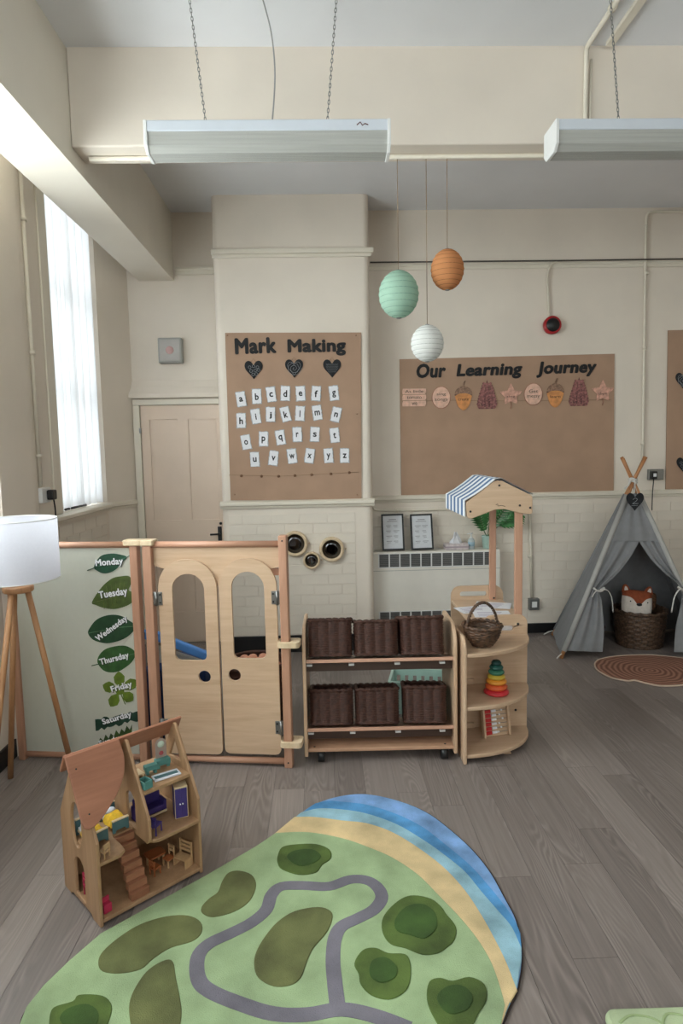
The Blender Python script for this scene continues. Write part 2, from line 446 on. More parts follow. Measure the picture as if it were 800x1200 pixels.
# dado rails, skirtings, picture rails
def rail(mb, x0, x1, y, z, d=.03):
    mb.prism([(y, z-.03), (y-d*.5, z-.028), (y-d*.6, z-.012), (y-d, z-.004), (y-d, z+.018), (y-d*.55, z+.03), (y, z+.032)], x0, x1, 'yz')
mb = MB(); rail(mb, CX0-.01, CX1+.012, YC, 1.19, .04); struct(mb.build('trim_1', TRIM, bevel=.004))
mb = MB(); rail(mb, CX1+.0, XR, YB, 1.185); struct(mb.build('trim_2', TRIM, bevel=.003))
mb = MB(); rail(mb, -.5, .5, 0, 0, .045); t3 = struct(mb.build('trim_3', TRIM, bevel=.003))
t3.scale = (1.5, 1, 1.0); t3.rotation_euler = (0, 0, R(90)); t3.location = (XL, 4.27, 1.20)
d = Vector((-1.545-XL, YB-5.03, 0)); mb = MB(); rail(mb, 0, d.length-.03, 0, 0, .03); t4 = struct(mb.build('trim_4', TRIM, bevel=.003))
t4.location = (XL, 5.03, 1.20); t4.rotation_euler = (0, 0, math.atan2(d.y, d.x))
struct(MB().box(CX0-.005, CX1+.03, YC-.035, YC, 3.085, 3.12).box(CX0+.0, CX1+.015, YC-.02, YC, 3.06, 3.085).build('trim_5', TRIM, bevel=.004))
struct(MB().box(CX1+.02, XR, YB-.014, YB, 3.05, 3.095).box(CX1+.02, XR, YB-.024, YB, 3.075, 3.088).build('trim_6', TRIM, bevel=.003))
struct(MB().box(-1.15, CX0-.01, YB-.03, YB, 3.03, 3.085).box(-1.15, CX0-.01, YB-.045, YB, 3.065, 3.085).build('trim_7', TRIM, bevel=.003))
struct(MB().box(CX0-.008, CX1+.008, YC-.016, YC+.1, 0, .135).build('baseboard_chimney', SKIRT, bevel=.003))
struct(MB().box(CX1+.01, XR, YB-.016, YB, 0, .085).build('baseboard_back', SKIRT, bevel=.003))
struct(MB().box(XL, XL+.016, YN, 5.0, 0, .1).build('baseboard_left', SKIRT, bevel=.003))

# beams
struct(MB().box(-1.45, -1.17, YN, YB+.01, 2.99, ZC+.01).build('beam_left', M('cream_beam_paint', (226, 218, 204), .5, .03, 2, .1, 40)))
YBM = 3.243
ZBM = at(400, 170, Y=YBM).z; YBB = at(400, 190.5, Z=ZBM).y
struct(MB().box(-1.17, XR, YBM, YBB, ZBM, ZC+.01).build('beam_cross', PAINT, bevel=.008))

# door in the alcove
d0, d1, dz = -1.49, -.805, 2.0
struct(MB().box(d0-.055, d0, YB-.03, YB, 0, dz-.001).box(d0-.055, d1, YB-.03, YB, dz, dz+.045).build('trim_8', TRIM, bevel=.004))
# rounded lintel swelling above the door
struct(MB().prism([(YB, 2.05), (YB-.05, 2.055), (YB-.045, 2.09), (YB-.02, 2.14), (YB, 2.20)], -1.57, CX0, 'yz').build('trim_9', PAINT, bevel=.006))
door = struct(bpy.data.objects.new('door_1', None)); col.objects.link(door)
pan = []
for (a, b) in ((-1.415, -1.185), (-1.10, -.872)):
    for (c, e) in ((1.05, 1.88), (.27, .86)): pan.append((a, b, c, e))
MB().prism([[(d0+.004, .008), (d1, .008), (d1, dz-.004), (d0+.004, dz-.004)]]+[[(a, c), (a, e), (b, e), (b, c)] for a, b, c, e in pan], YB-.016, YB-.002, 'xz').build('door_leaf', DOORP, door, bevel=.004)
for a, b, c, e in pan: MB().box(a-.002, b+.002, YB-.006, YB-.001, c-.002, e+.002).build('door_panel', DOORP, door)
h = at(254, 625, Y=YB)
MB().box(h.x+.012, h.x+.045, YB-.024, YB-.016, h.z-.06, h.z+.06).build('handle_plate', BLACK, door, bevel=.004)
MB().tube([(h.x+.028, YB-.024, h.z), (h.x+.028, YB-.06, h.z), (h.x-.045, YB-.06, h.z-.002)], .008).build('handle', BLACK, door)
k = at(259, 613, Y=YB); MB().lathe([(0, 0), (.012, 0), (.012, .008), (0, .01)], 12, Matrix.Translation((k.x, YB-.016, k.z)) @ Matrix.Rotation(R(90), 4, 'X')).build('keyhole', BLACK, door)
k = at(165, 505, Y=YB); MB().box(k.x-.004, k.x+.012, YB-.04, YB-.028, k.z-.02, k.z+.02).build('catch', GREYM, door)

# windows: the first is seen, the others added out of view for brightness
def window(name, y0, y1, z0, z1, n=2, x=XL-.13):
    w = struct(bpy.data.objects.new(name, None)); col.objects.link(w)
    t = .045; m = MB()
    m.prism([[(y0, z0), (y1, z0), (y1, z1), (y0, z1)], [(y0+t, z0+t), (y0+t, z1-t), (y1-t, z1-t), (y1-t, z0+t)]], x, x+.05, 'yz').build('window_frame', WHITEP, w)
    for k in range(1, n): yy = y0+(y1-y0)*k/n; MB().box(x+.005, x+.045, yy-.018, yy+.018, z0+t, z1-t).build('glazing_bar', WHITEP, w)
    for zz in (z0+(z1-z0)*.36, z0+(z1-z0)*.68): MB().box(x+.005, x+.045, y0+t, y1-t, zz-.018, zz+.018).build('glazing_bar', WHITEP, w)
    MB().box(x+.022, x+.026, y0+t-.005, y1-t+.005, z0+t-.005, z1-t+.005).build('pane', GLASS, w)
    return w
w1 = window('window_1', WY0, WY1, WZ0, WZ1)
MB().box(XL-.15, XL+.012, WY0-.01, WY1+.005, WZ0-.022, WZ0-.001).build('window_sill', TRIM, w1, bevel=.004)
MB().box(XL, XL+.012, WY0-.13, WY0-.015, WZ0-.0, WZ1+.05).build('window_architrave', TRIM, w1, bevel=.004)
window('window_2', 1.6, 3.3, WZ0, 3.40, 3); window('window_3', -.7, .5, WZ0, 3.40, 3)  # unseen side windows, added to let in more daylight
for i, (a, b, c, e) in enumerate(rear_h):  # rear windows, never in view, added for their light
    w = struct(bpy.data.objects.new('window_%d' % (4+i), None)); col.objects.link(w)
    MB().prism([[(a, c), (b, c), (b, e), (a, e)], [(a+.05, c+.05), (a+.05, e-.05), (b-.05, e-.05), (b-.05, c+.05)]], YN-.16, YN-.1, 'xz').build('window_frame', WHITEP, w)
    for k in (1, 2): xx = a+(b-a)*k/3; MB().box(xx-.02, xx+.02, YN-.155, YN-.105, c+.05, e-.05).build('glazing_bar', WHITEP, w)
    MB().box(a+.045, b-.045, YN-.135, YN-.13, c+.045, e-.045).build('pane', GLASS, w)
def portal(loc, rot, sx, sy):
    l = bpy.data.lights.new('daylight_portal', 'AREA'); l.shape = 'RECTANGLE'; l.size = sx; l.size_y = sy; l.cycles.is_portal = True
    o = bpy.data.objects.new('daylight_portal', l); o.location = loc; o.rotation_euler = rot; col.objects.link(o)
for (a, b, c, e) in left_h: portal((XL-.2, (a+b)/2, (c+e)/2), (0, R(-90), 0), e-c, b-a)
for (a, b, c, e) in rear_h: portal(((a+b)/2, YN-.25, (c+e)/2), (R(90), 0, 0), b-a, e-c)
# voile hanging in the window
mb = MB(); nz_, ny_ = 14, 150; vs = []; fs = []
for i in range(nz_+1):
    for j in range(ny_+1):
        t = j/ny_; y = WY0+.015+(WY1-WY0-.02)*t
        x = XL-.05+.03*math.sin(t*2*math.pi*12+.9*math.sin(t*9))+.010*math.sin(t*41+1+i*.05)
        vs.append((x, y, WZ0+.006+(WZ1-WZ0-.01)*i/nz_))
for i in range(nz_):
    for j in range(ny_): a = i*(ny_+1)+j; fs.append((a, a+1, a+ny_+2, a+ny_+1))
mb.add(vs, fs, True); cu = mb.build('net_curtain', VOILE)
tag(cu, 'bright white pleated net curtain hanging in the tall side window', 'curtain')
k = at(97, 590, X=XL-.03); MB().tube([(XL-.02, 4.25, WZ0+.012), (XL-.02, 4.62, WZ0+.012)], .008, 8).build('window_latch', BLACK, w1)

# =================================================================== CEILING FITTINGS AND PIPES
def chain(mb, a, b, pitch=.017, r=.0016):
    a, b = Vector(a), Vector(b); d = b-a; n = max(2, int(d.length/pitch)); t = d.normalized()
    s1 = t.cross(Vector((0, 1, 0))).normalized(); s2 = t.cross(s1)
    for i in range(n):
        c = a+d*((i+.5)/n); s = s1 if i % 2 else s2
        ring = [c+t*(pitch*.68*math.cos(q))+s*(.0045*math.sin(q)) for q in [2*math.pi*k/8 for k in range(8)]]
        mb.tube(ring, r, 5, closed=True)
YLT = 2.85
PRISMATIC = M('ribbed_prismatic_diffuser', (178, 178, 172), .25, .06, 3, .5, 120, stretch=(1, 40, 40))
def strip_light(x0, x1, ztop, label, chains, cable=None):
    t = thing('strip_light', label, 'ceiling light', ((x0+x1)/2, YLT, ztop), 0, 'fluorescent strip lights')
    L = (x1-x0)/2; dp = .15
    MB().prism([(0, 0), (dp, 0), (dp, -.045), (0, -.045)], -L, L, 'yz').build('channel', M('light_channel_enamel', (204, 210, 218), .35, .02), t, bevel=.004)
    df = MB(); prof = [(.004, -.045), (.006, -.10), (.03, -.122)]+[(.03+.09*i/14, -.122-.0022*(i % 2)) for i in range(1, 14)]+[(dp-.03, -.122), (dp-.006, -.10), (dp-.004, -.045)]
    df.prism(prof, -L+.012, L-.012, 'yz').build('diffuser', PRISMATIC, t)
    for sx in (-1, 1):
        a, b = sorted((sx*(L-.012), sx*(L+.002)))
        MB().prism([(-.002, .001), (dp+.002, .001), (dp+.002, -.10), (dp-.028, -.126), (.028, -.126), (-.002, -.10)], a, b, 'yz').build('end_cap', WHITEP, t, bevel=.002)
    for xb, xt in chains:
        m = MB(); m.tube([(xb-t.location.x, dp/2, 0), (xb-t.location.x, dp/2, .012)], .005, 8)
        chain(m, (xb-t.location.x, dp/2, .012), (xt-t.location.x, dp/2, ZC-ztop)); m.build('chain', GREYM, t)
    if cable:
        pts = [(c[0]-t.location.x, dp/2, c[1]-ztop) for c in cable]
        MB().tube(smooth_open(pts, 5), .0035, 6).build('cable', M('grey_cable', (150, 148, 145), .5), t)
    return t
zt = at(168, 141, Y=YLT).z+.002
a, b = at(168, 141, Y=YLT), at(457, 135, Y=YLT)
yl = YLT+.075
lt = strip_light(a.x, b.x, zt, 'chain-hung fluorescent strip light above the gate, seen whole',
                 [(at(241, 138, Y=yl).x, at(222, 0, Y=yl).x), (at(383, 135, Y=yl).x, at(394, 0, Y=yl).x)],
                 [(at(318, 137, Y=yl).x, zt), (at(322, 90, Y=yl).x, at(322, 90, Y=yl).z), (at(318, 40, Y=yl).x, at(318, 40, Y=yl).z), (at(308, 0, Y=yl).x, ZC)])
em = at(424, 140, Y=YLT)
MB().tube([(em.x-.022-lt.location.x, -.001, -.026), (em.x-.008-lt.location.x, -.001, -.014), (em.x+.002-lt.location.x, -.001, -.028), (em.x+.012-lt.location.x, -.001, -.02), (em.x+.026-lt.location.x, -.001, -.026)], .0022, 5).build('maker_mark', M('dark_red_print', (90, 40, 40), .6), lt)
a = at(652, 137, Y=YLT)
strip_light(a.x, a.x+1.04, zt-.004, 'chain-hung fluorescent strip light cut off by the picture edge',
            [(at(725, 136, Y=yl).x, at(715, 0, Y=yl).x), (a.x+.8, a.x+.84)])

def pipe_thing(name, label, parts, cat='pipe', group=None):
    t = thing(name, label, cat, parts[0][0][0], 0, group); o = Vector(parts[0][0][0])
    for pts, rr, clips in parts:
        MB().tube([Vector(p)-o for p in pts], rr, 10).build('conduit', PIPE, t)
        for c, ax in clips:
            q = Vector(c)-o
            MB().tube([q-Vector(ax)*.012, q+Vector(ax)*.012], rr*1.55, 10).build('clip', PIPE, t)
    return t
# conduit along the bottom of the cross beam
zb = ZBM-.012
yb_ = at(400, 184, Z=zb).y
pipe_thing('beam_conduit', 'thin cream conduit running along the foot of the cross beam', [([(-1.12, yb_, zb), (XR-.05, yb_, zb)], .011, [((at(px, 184, Y=yb_).x, yb_, zb), (1, 0, 0)) for px in (201, 415, 652)])])
p = at(686, 58, Z=ZC-.02); q = Vector((p.x+.012, 0, 0))
pipe_thing('ceiling_conduit', 'cream conduit crossing the ceiling and dropping down the cross beam', [
    ([(p.x, -1.5, ZC-.016), (p.x, YBM-.03, ZC-.016), (p.x, YBM-.016, ZC-.03), (p.x, YBM-.014, ZBM-.005)], .012, [((p.x, 2.95, ZC-.016), (0, 1, 0))]),
    ([(p.x+.025, YBM-.012, ZC-.07), (p.x+.022, YBM-.012, ZBM-.005)], .006, [])])
p2 = at(710, 60, Z=ZC-.02)
tag(MB().box(p2.x-.02, p2.x+.02, -1.5, YBM-.03, ZC-.022, ZC-.001).build('ceiling_trunking', PIPE, bevel=.003), 'square cream trunking beside the conduit on the ceiling', 'trunking')
# right-hand wall conduit with socket
yw = YB-.018
a = at(757, 262, Y=yw); b = at(752.5, 545, Y=yw); c = at(768, 248, Y=yw)
clipz = [at(x, y, Y=yw) for x, y in ((757, 320), (755, 408), (753, 520))]
t = pipe_thing('wall_conduit', 'white conduit bending down the back wall to the tent socket', [
    (smooth_open([(3.6, yw, c.z), (c.x+.1, yw, c.z), (c.x, yw, c.z), (a.x+.012, yw, c.z-.02), (a.x, yw, a.z-.02), (a.x, yw, a.z-.2), (b.x, yw, b.z)], 5), .011, [(v, (0, 0, 1)) for v in clipz])])
a = at(765, 556, Y=YB)
t = thing('wall_socket', 'double metal wall socket behind the tent poles with black plug', 'socket', (a.x, YB, a.z))
MB().box(-.055, .075, -.035, 0, -.045, .045).build('back_box', GREYM, t, bevel=.005)
MB().box(-.05, -.0, -.075, -.036, -.035, .03).build('plug', BLACK, t, bevel=.006)
MB().box(-.036, -.012, -.08, -.074, -.015, .012).build('plug_label', WHITE, t)
MB().tube([(-.025, -.06, -.035), (-.03, -.055, -.15), (-.028, -.05, -.3)], .004, 6).build('flex', BLACK, t)
# vertical pipe beside the stall with a socket low down
a = at(620, 598, Y=yw); b = at(623, 700, Y=yw)
pipe_thing('socket_conduit', 'short cream conduit from dado down to the low socket', [([(a.x, yw, 1.15), (b.x, yw, b.z)], .013, [((at(621, 652, Y=yw).x, yw, at(621, 652, Y=yw).z), (0, 0, 1))])])
a = at(624, 707, Y=YB)
t = thing('wall_socket', 'small grey metal wall socket low beside the radiator', 'socket', (a.x, YB, a.z))
MB().box(-.045, .045, -.045, 0, -.05, .05).build('back_box', GREYM, t, bevel=.006); MB().box(-.022, .022, -.05, -.044, -.025, .025).build('rocker', WHITEP, t, bevel=.003)
# thin pipe under the dado above the radiator
z0 = at(480, 598, Y=YB-.02).z
pipe_thing('dado_pipe', 'thin cream pipe under the dado above the radiator', [(smooth_open([(CX1+.015, YB-.02, 1.15), (CX1+.04, YB-.02, 1.10), (CX1+.10, YB-.02, z0+.005), (CX1+.2, YB-.02, z0), (1.2, YB-.02, z0)], 4), .009, [((at(465, 597, Y=YB-.02).x, YB-.02, z0), (1, 0, 0))])])
# picture-rail cable
zc = at(650, 305.5, Y=YB-.03).z
tag(MB().tube([(CX1+.03, YB-.03, zc+.004), (1.9, YB-.03, zc), (3.6, YB-.03, zc+.003)], .006, 6).build('rail_cable', M('dark_cable', (80, 74, 68), .6)), 'dark cable lying along the picture rail of the back wall', 'cable')
# bell with its swan-neck conduit
a = at(645, 382, Y=YB); yq = YB-.025
t = thing('alarm_bell', 'round red alarm bell with black face on the wall', 'alarm bell', (a.x, YB, a.z))
RX = Matrix.Rotation(R(90), 4, 'X')
MB().lathe([(.0, 0), (.062, 0), (.072, .015), (.074, .045), (.066, .058), (.058, .056)], 28, RX).build('housing', M('red_enamel', (168, 28, 34), .3), t)
MB().lathe([(.059, .05), (.056, .056), (.045, .066), (.02, .072), (0, .073)], 28, RX).build('face', BLACK, t)
pts = [at(x, y, Y=yq) for x, y in ((652, 307), (645, 311), (641, 325), (642, 345), (643, 372))]
MB().tube(smooth_open([p-t.location for p in pts], 4), .009, 8).build('conduit', PIPE, t)
# grey box on the alcove wall
a = at(202, 412, Y=YB)
t = thing('alarm_box', 'square grey box with faint red centre over the door', 'alarm box', (a.x, YB, a.z))
MB().prism(rrect(-.10, .09, -.10, .10, .01), -.07, 0).build('housing', M('grey_box_plastic', (165, 165, 160), .5), t, bevel=.008)
MB().prism(rrect(-.085, .075, -.085, .085, .008), -.076, -.07).build('front_plate', M('pale_grey_mesh', (182, 178, 174), .5), t, bevel=.002)
MB().lathe([(.032, .0), (.03, .003), (0, .004)], 20, Matrix.Translation((-.005, -.076, 0)) @ RX).build('indicator', M('faded_red_print', (196, 160, 156), .5), t)
# left wall: conduit, plug and flex
a = at(35, 240, X=XL+.03); b = at(45, 570, X=XL+.03)
yy = (a.y+b.y)/2
pipe_thing('side_wall_conduit', 'painted conduit running down the side wall by the window', [([(XL+.014, yy, 3.3), (XL+.014, yy, 1.42)], .013, [((XL+.014, yy, z), (0, 0, 1)) for z in (2.95, 2.2, 1.6)])])
a = at(53, 580, X=XL+.02)
t = thing('wall_socket', 'white side-wall socket by the window with black plug and flex', 'socket', (XL, a.y, a.z))
MB().box(0, .035, -.075, .05, -.045, .045).build('back_box', WHITEP, t, bevel=.005)
MB().prism(rrect(-.02, .04, -.03, .03, .012), .036, .075, 'yz').build('plug', BLACK, t, bevel=.006)
MB().tube(smooth_open([(.06, .02, -.028), (.062, .03, -.1), (.055, .035, -.2), (.055, .055, -.32)], 5), .0045, 6).build('flex', BLACK, t)

# paper lanterns
def lantern(px, py, rx, rz, mat, label, hoop):
    Y = yb_
    c = at(px, py, Y=Y); t = thing('paper_lantern', label, 'lantern', c, 0, 'paper lanterns hung from the beam')
    prof = []; n = 11
    for i in range(n*4+1):
        a = -math.pi/2*.93+math.pi*.93*i/(n*4); k = 1-.045*abs(math.cos(math.pi*i/4))**3
        prof.append((rx*math.cos(a)*k, rz*math.sin(a)))
    m = MB(); m.lathe(prof, 30, caps=False).build('shade', mat, t)
    for i in range(2, n*4, 4):
        q_ = i+2 if i+2 < len(prof) else i
        MB().tube([(prof[q_][0]*1.004*math.cos(q), prof[q_][0]*1.004*math.sin(q), prof[q_][1]) for q in [2*math.pi*k/24 for k in range(24)]], .0013, 4, closed=True).build('hoop', hoop, t)  # wire hoops, toned darker to paint the shading of the ribs
    for s in (-1, 1):
        ring = [(prof[0][0]*1.05*math.cos(q), prof[0][0]*1.05*math.sin(q), s*rz*.995) for q in [2*math.pi*k/16 for k in range(16)]]
        MB().tube(ring, .003, 6, closed=True).build('wire_ring', GREYM, t)
    MB().tube([(0, 0, rz), (0, .0, ZBM-.024-c.z)], .0018, 6).build('string', M('brown_twine', (140, 112, 84), .9), t)
    MB().tube([(-prof[0][0], 0, rz*.99), (0, 0, rz*1.06), (prof[0][0], 0, rz*.99)], .0018, 5).build('hanger', GREYM, t)
lantern(467, 345, .103, .118, sheer('mint_paper', (176, 208, 188), .3), 'mint green paper lantern, the lowest but one of three', M('mint_hoop_shade', (122, 160, 140), .8))
lantern(524, 316, .085, .101, sheer('terracotta_paper', (214, 150, 102), .3), 'terracotta orange paper lantern hung highest', M('terracotta_hoop_shade', (158, 98, 58), .8))
lantern(500.5, 402.5, .085, .093, sheer('white_paper_shade', (236, 236, 232), .3), 'white paper lantern hanging lowest of the three', M('white_hoop_shade', (176, 176, 172), .8))

# =================================================================== DISPLAY BOARDS
def board(name, label, Y, corners, mat=KRAFT):
    Y -= .002
    """paper-covered board; corners px tl,tr,br,bl"""
    ps = [at(x, y, Y=Y-.012) for x, y in corners]; o = Vector((ps[3].x, Y, ps[3].z))
    t = thing(name, label, 'display board', o)
    n = 24; vs = []; fs = []
    for i in range(n+1):
        for j in range(n+1):
            u, v = j/n, i/n
            p = (ps[3]*(1-u)+ps[2]*u)*(1-v)+(ps[0]*(1-u)+ps[1]*u)*v
            e = min(u, 1-u, v, 1-v)
            k = -.012-.0022*math.sin(u*7+v*3)*math.sin(v*5-u*2)*min(1, e*8) - .001*math.sin(23*u+11*v)*min(1, e*8)
            if e == 0: k = -.009
            vs.append((p.x-o.x, k, p.z-o.z))
    for i in range(n):
        for j in range(n): a = i*(n+1)+j; fs.append((a, a+1, a+n+2, a+n+1))
    MB().add(vs, fs, True).build('paper', mat, t)
    MB().prism([(p.x-o.x, p.z-o.z) for p in ps], -.008, 0).build('backing', M('board_edge', (150, 116, 90), .8), t)
    return t, o
def pinned(mb_pts, cx, cz): return [(a-cx, b-cz) for a, b in mb_pts]

b1, o1 = board('mark_making_board', 'tall brown paper board on the chimney headed mark making', YC, [(263.5, 390), (423, 389.5), (423.5, 585), (270, 586.5)])
Y1 = YC-.018
def z1(x, y): return at(260+x*.2125, 380+y*.2125, Y=Y1)
a, b = z1(72, 165), z1(298, 72); text('heading_lettering', 'Mark', (a.x+b.x)/2-o1.x, (a.z+b.z)/2-o1.z, b.x-a.x, -.017, INK, b1, h=b.z-a.z, bold=.045, depth=.006, rot=R(1))
a, b = z1(362, 178), z1(682, 78); text('heading_lettering', 'Making', (a.x+b.x)/2-o1.x, (a.z+b.z)/2-o1.z, b.x-a.x, -.017, INK, b1, h=b.z-a.z, bold=.045, depth=.006)
pts = [z1(x, y)-o1+Vector((0, .002, 0)) for x, y in ((38, 832), (180, 834), (310, 838), (450, 832), (600, 824), (755, 815))]
MB().tube(pts, .0014, 5).build('string', M('brown_twine', (140, 112, 84), .9), b1)
for x, y in ((107, 836), (218, 838), (312, 838), (402, 834), (494, 830), (600, 825), (702, 818)):
    p = z1(x, y)-o1; MB().lathe([(.011, 0), (.011, .006), (.0, .008)], 12, Matrix.Translation(p) @ RX).build('pin', M('brown_pin', (128, 92, 68), .6), b1)
for x, y in ((30, 62), (740, 62), (745, 495), (745, 940), (70, 940)):
    p = z1(x, y)-o1; MB().lathe([(.006, 0), (.005, .004), (0, .006)], 8, Matrix.Translation(p) @ RX).build('drawing_pin', M('brass_pin', (150, 110, 80), .4), b1)

cards = [('a', 105, 413, 7), ('b', 192, 398, 1), ('c', 271, 387, 6), ('d', 349, 381, -2), ('e', 433, 382, 2), ('f', 519, 382, -4), ('g', 617, 380, 5),
         ('h', 106, 531, -1), ('i', 187, 508, 8), ('j', 268, 497, -2), ('k', 350, 496, 12), ('l', 430, 492, -4), ('m', 525, 488, 7), ('n', 629, 498, -14),
         ('o', 133, 650, 9), ('p', 229, 632, -2), ('q', 322, 624, 8), ('r', 415, 608, 1), ('s', 512, 607, -4), ('t', 621, 612, 6),
         ('u', 181, 745, 2), ('v', 284, 738, -8), ('w', 386, 727, 5), ('x', 483, 725, -9), ('y', 587, 725, 3), ('z', 676, 724, -1)]
rowname = {0: 'first', 1: 'second', 2: 'third', 3: 'bottom'}
for i, (ch, x, y, rot) in enumerate(cards):
    p = z1(x, y); row = 0 if i < 7 else 1 if i < 14 else 2 if i < 20 else 3
    t = thing('letter_card', 'small white card with letter %s in the %s row of the alphabet' % (ch, rowname[row]), 'letter card', (p.x, Y1-.002, p.z), 0, 'alphabet cards on the mark making board', rot=(0, R(-rot), 0))
    rnd = random.Random(i)
    def edge(w, h, k):
        pl = []
        for (x0, y0, x1, y1, m) in ((-w, -h, w, -h, 7), (w, -h, w, h, 11), (w, h, -w, h, 7), (-w, h, -w, -h, 11)):
            for q in range(m): pl.append((x0+(x1-x0)*q/m+rnd.uniform(-k, k), y0+(y1-y0)*q/m+rnd.uniform(-k, k)))
        return pl
    MB().prism(edge(.0375, .0585, .003), -.001, 0).build('torn_border', SILVERP, t)
    MB().prism(edge(.0325, .0535, .002), -.0022, -.001).build('paper', WHITE, t)
    asc = ch in 'bdfhkl'; desc = ch in 'gpqyj'
    hh = .052 if asc or desc else .036
    if ch == 'i': hh = .048
    ww = {'i': .009, 'l': .007, 'j': .02, 'm': .042, 'w': .04, 't': .022, 'f': .024, 'r': .02}.get(ch, .029)
    if ch == 't': hh = .044
    text('letter', ch, 0, -.002 if not desc else -.008, ww, -.003, INK, t, h=hh, bold=.025, depth=.0008)

# slate hearts
def chalk_spiral(mb, s):
    mb.tube([(s*.0035*q*math.cos(q*.9), -.0065, s*.0035*q*math.sin(q*.9)) for q in range(1, 22)], .0012, 4)
def slate_heart(loc, w, label, pattern, hang=True, group='slate hearts on the boards'):
    t = thing('slate_heart', label, 'heart', loc, 0, group)
    MB().prism(heart(0, 0, w, w), -.006, 0).build('slate', SLATE, t, bevel=.0015)
    m = MB(); s = w/.14
    if pattern == 'spiral':
        chalk_spiral(m, s*.8); m.tube([(x*.72, -.0065, z*.72) for x, z in heart(0, 0, w, w, 24)], .001, 4, closed=True)
    elif pattern == 'circles':
        for (cx, cz) in ((-.03, .02), (.0, .028), (.03, .02), (-.02, -.008), (.012, -.005), (.038, -.002), (-.005, -.035), (.02, -.032)):
            m.tube([((cx+.011*math.cos(q))*s, -.0065, (cz+.011*math.sin(q))*s) for q in [2*math.pi*k/10 for k in range(10)]], .0011, 4, closed=True)
    elif pattern == 'zigzag':
        for cz in (.03, .012, -.006, -.024):
            hw = .045-.6*abs(min(cz, 0)); m.tube([((-hw+2*hw*k/10)*s, -.0065, (cz+.006*(-1)**k)*s) for k in range(11)], .0011, 4)
    else:
        m.tube(smooth_open([(-.018*s, -.0065, .018*s), (0, -.0065, .03*s), (.016*s, -.0065, .018*s), (0, -.0065, 0), (-.02*s, -.0065, -.015*s), (.025*s, -.0065, -.012*s)], 4), .0016, 4)
        m.tube([(-.03*s, -.0065, -.03*s), (.02*s, -.0065, -.028*s)], .001, 4)
    m.build('chalk_drawing', CHALK, t)
    if hang: MB().tube([(-.022*s, -.002, w*.40), (0, -.002, w*.62), (.022*s, -.002, w*.40)], .0015, 5).build('hanging_string', M('brown_twine', (140, 112, 84), .9), t)
    return t
for (x, y, pat, lb) in ((175, 252, 'circles', 'slate heart chalked with circles under the word mark'), (398, 244, 'spiral', 'slate heart chalked with a spiral, middle of three on the board'), (607, 244, 'zigzag', 'slate heart chalked with zigzags, nearest the board edge')):
    slate_heart(z1(x, y)+Vector((0, .0, 0)), .138, lb, pat)

b2, o2 = board('learning_journey_board', 'wide brown paper board on the back wall headed our learning journey', YB, [(468, 421), (720, 414.5), (719, 575.5), (470, 580.5)])
Y2 = YB-.018
def z2(x, y): return at(465+x*.325, 410+y*.325, Y=Y2)
for s, (xa, ya, xb, yb) in (('Our', (70, 102, 176, 48)), ('Learning', (214, 108, 452, 46)), ('Journey', (502, 100, 720, 38))):
    a, b = z2(xa, ya), z2(xb, yb)
    text('heading_lettering', s, (a.x+b.x)/2-o2.x, (a.z+b.z)/2-o2.z, b.x-a.x, -.017, INK, b2, h=b.z-a.z, bold=.042, depth=.006, shear=.15, rot=R(.7))
MB().tube([z2(x, y)-o2+Vector((0, .002, 0)) for x, y in ((20, 186), (200, 182), (400, 184), (600, 182), (770, 180))], .0013, 5).build('string', M('brown_twine', (140, 112, 84), .9), b2)
PINKP = M('pale_pink_wood_print', (228, 186, 164), .7, .12, 30); PINKD = M('pink_bark_edge', (170, 118, 98), .7, .2, 40)
ACORN = M('acorn_orange', (214, 146, 88), .7, .2, 20); CUP = M('acorn_cup_brown', (148, 116, 96), .7, .35, 60)
CONE = M('pine_cone_purple', (150, 98, 94), .7, .4, 60); LEAFP = M('faded_pink_leaf', (212, 162, 142), .7, .2, 40)
GRP = 'word cut-outs under our learning journey'
def cutout(name, label, x, y, cat):
    p = z2(x, y); return thing(name, label, cat, (p.x, Y2-.002, p.z), 0, GRP)
S2 = .325/142
t = cutout('plank_sign', 'three stacked pink plank strips lettered as little tomato we', 62, 172, 'word sign')
for k, (dz_, s) in enumerate(((.05, 'As little'), (0, 'tomato'), (-.05, 'we'))):
    a = MB().prism([(-.098, dz_-.022), (.09, dz_-.024), (.1, dz_-.005), (.097, dz_+.022), (-.094, dz_+.023), (-.1, dz_+.004)], -.004, 0).build('plank_strip', PINKP, t, bevel=.001)
    text('lettering', s, 0, dz_, [.15, .12, .045][k], -.0045, INK, a, h=.022, depth=.0006)
def disc(label, x, y, l1, l2):
    t = cutout('wood_slice', label, x, y, 'word sign')
    MB().prism(arc(0, 0, .078, 0, 350, 35, ry=.092), -.002, 0).build('bark_edge', PINKD, t)
    MB().prism(arc(0, 0, .073, 0, 350, 35, ry=.087), -.004, -.002).build('face', PINKP, t)
    text('lettering', l1, 0, .025, .075, -.0045, INK, t, h=.026, depth=.0006); text('lettering', l2, 0, -.022, .105, -.0045, INK, t, h=.026, depth=.0006)
disc('pink wood slice lettered sing songs', 159, 172, 'sing', 'songs')
disc('pink wood slice lettered get messy', 491, 160, 'Get', 'messy')
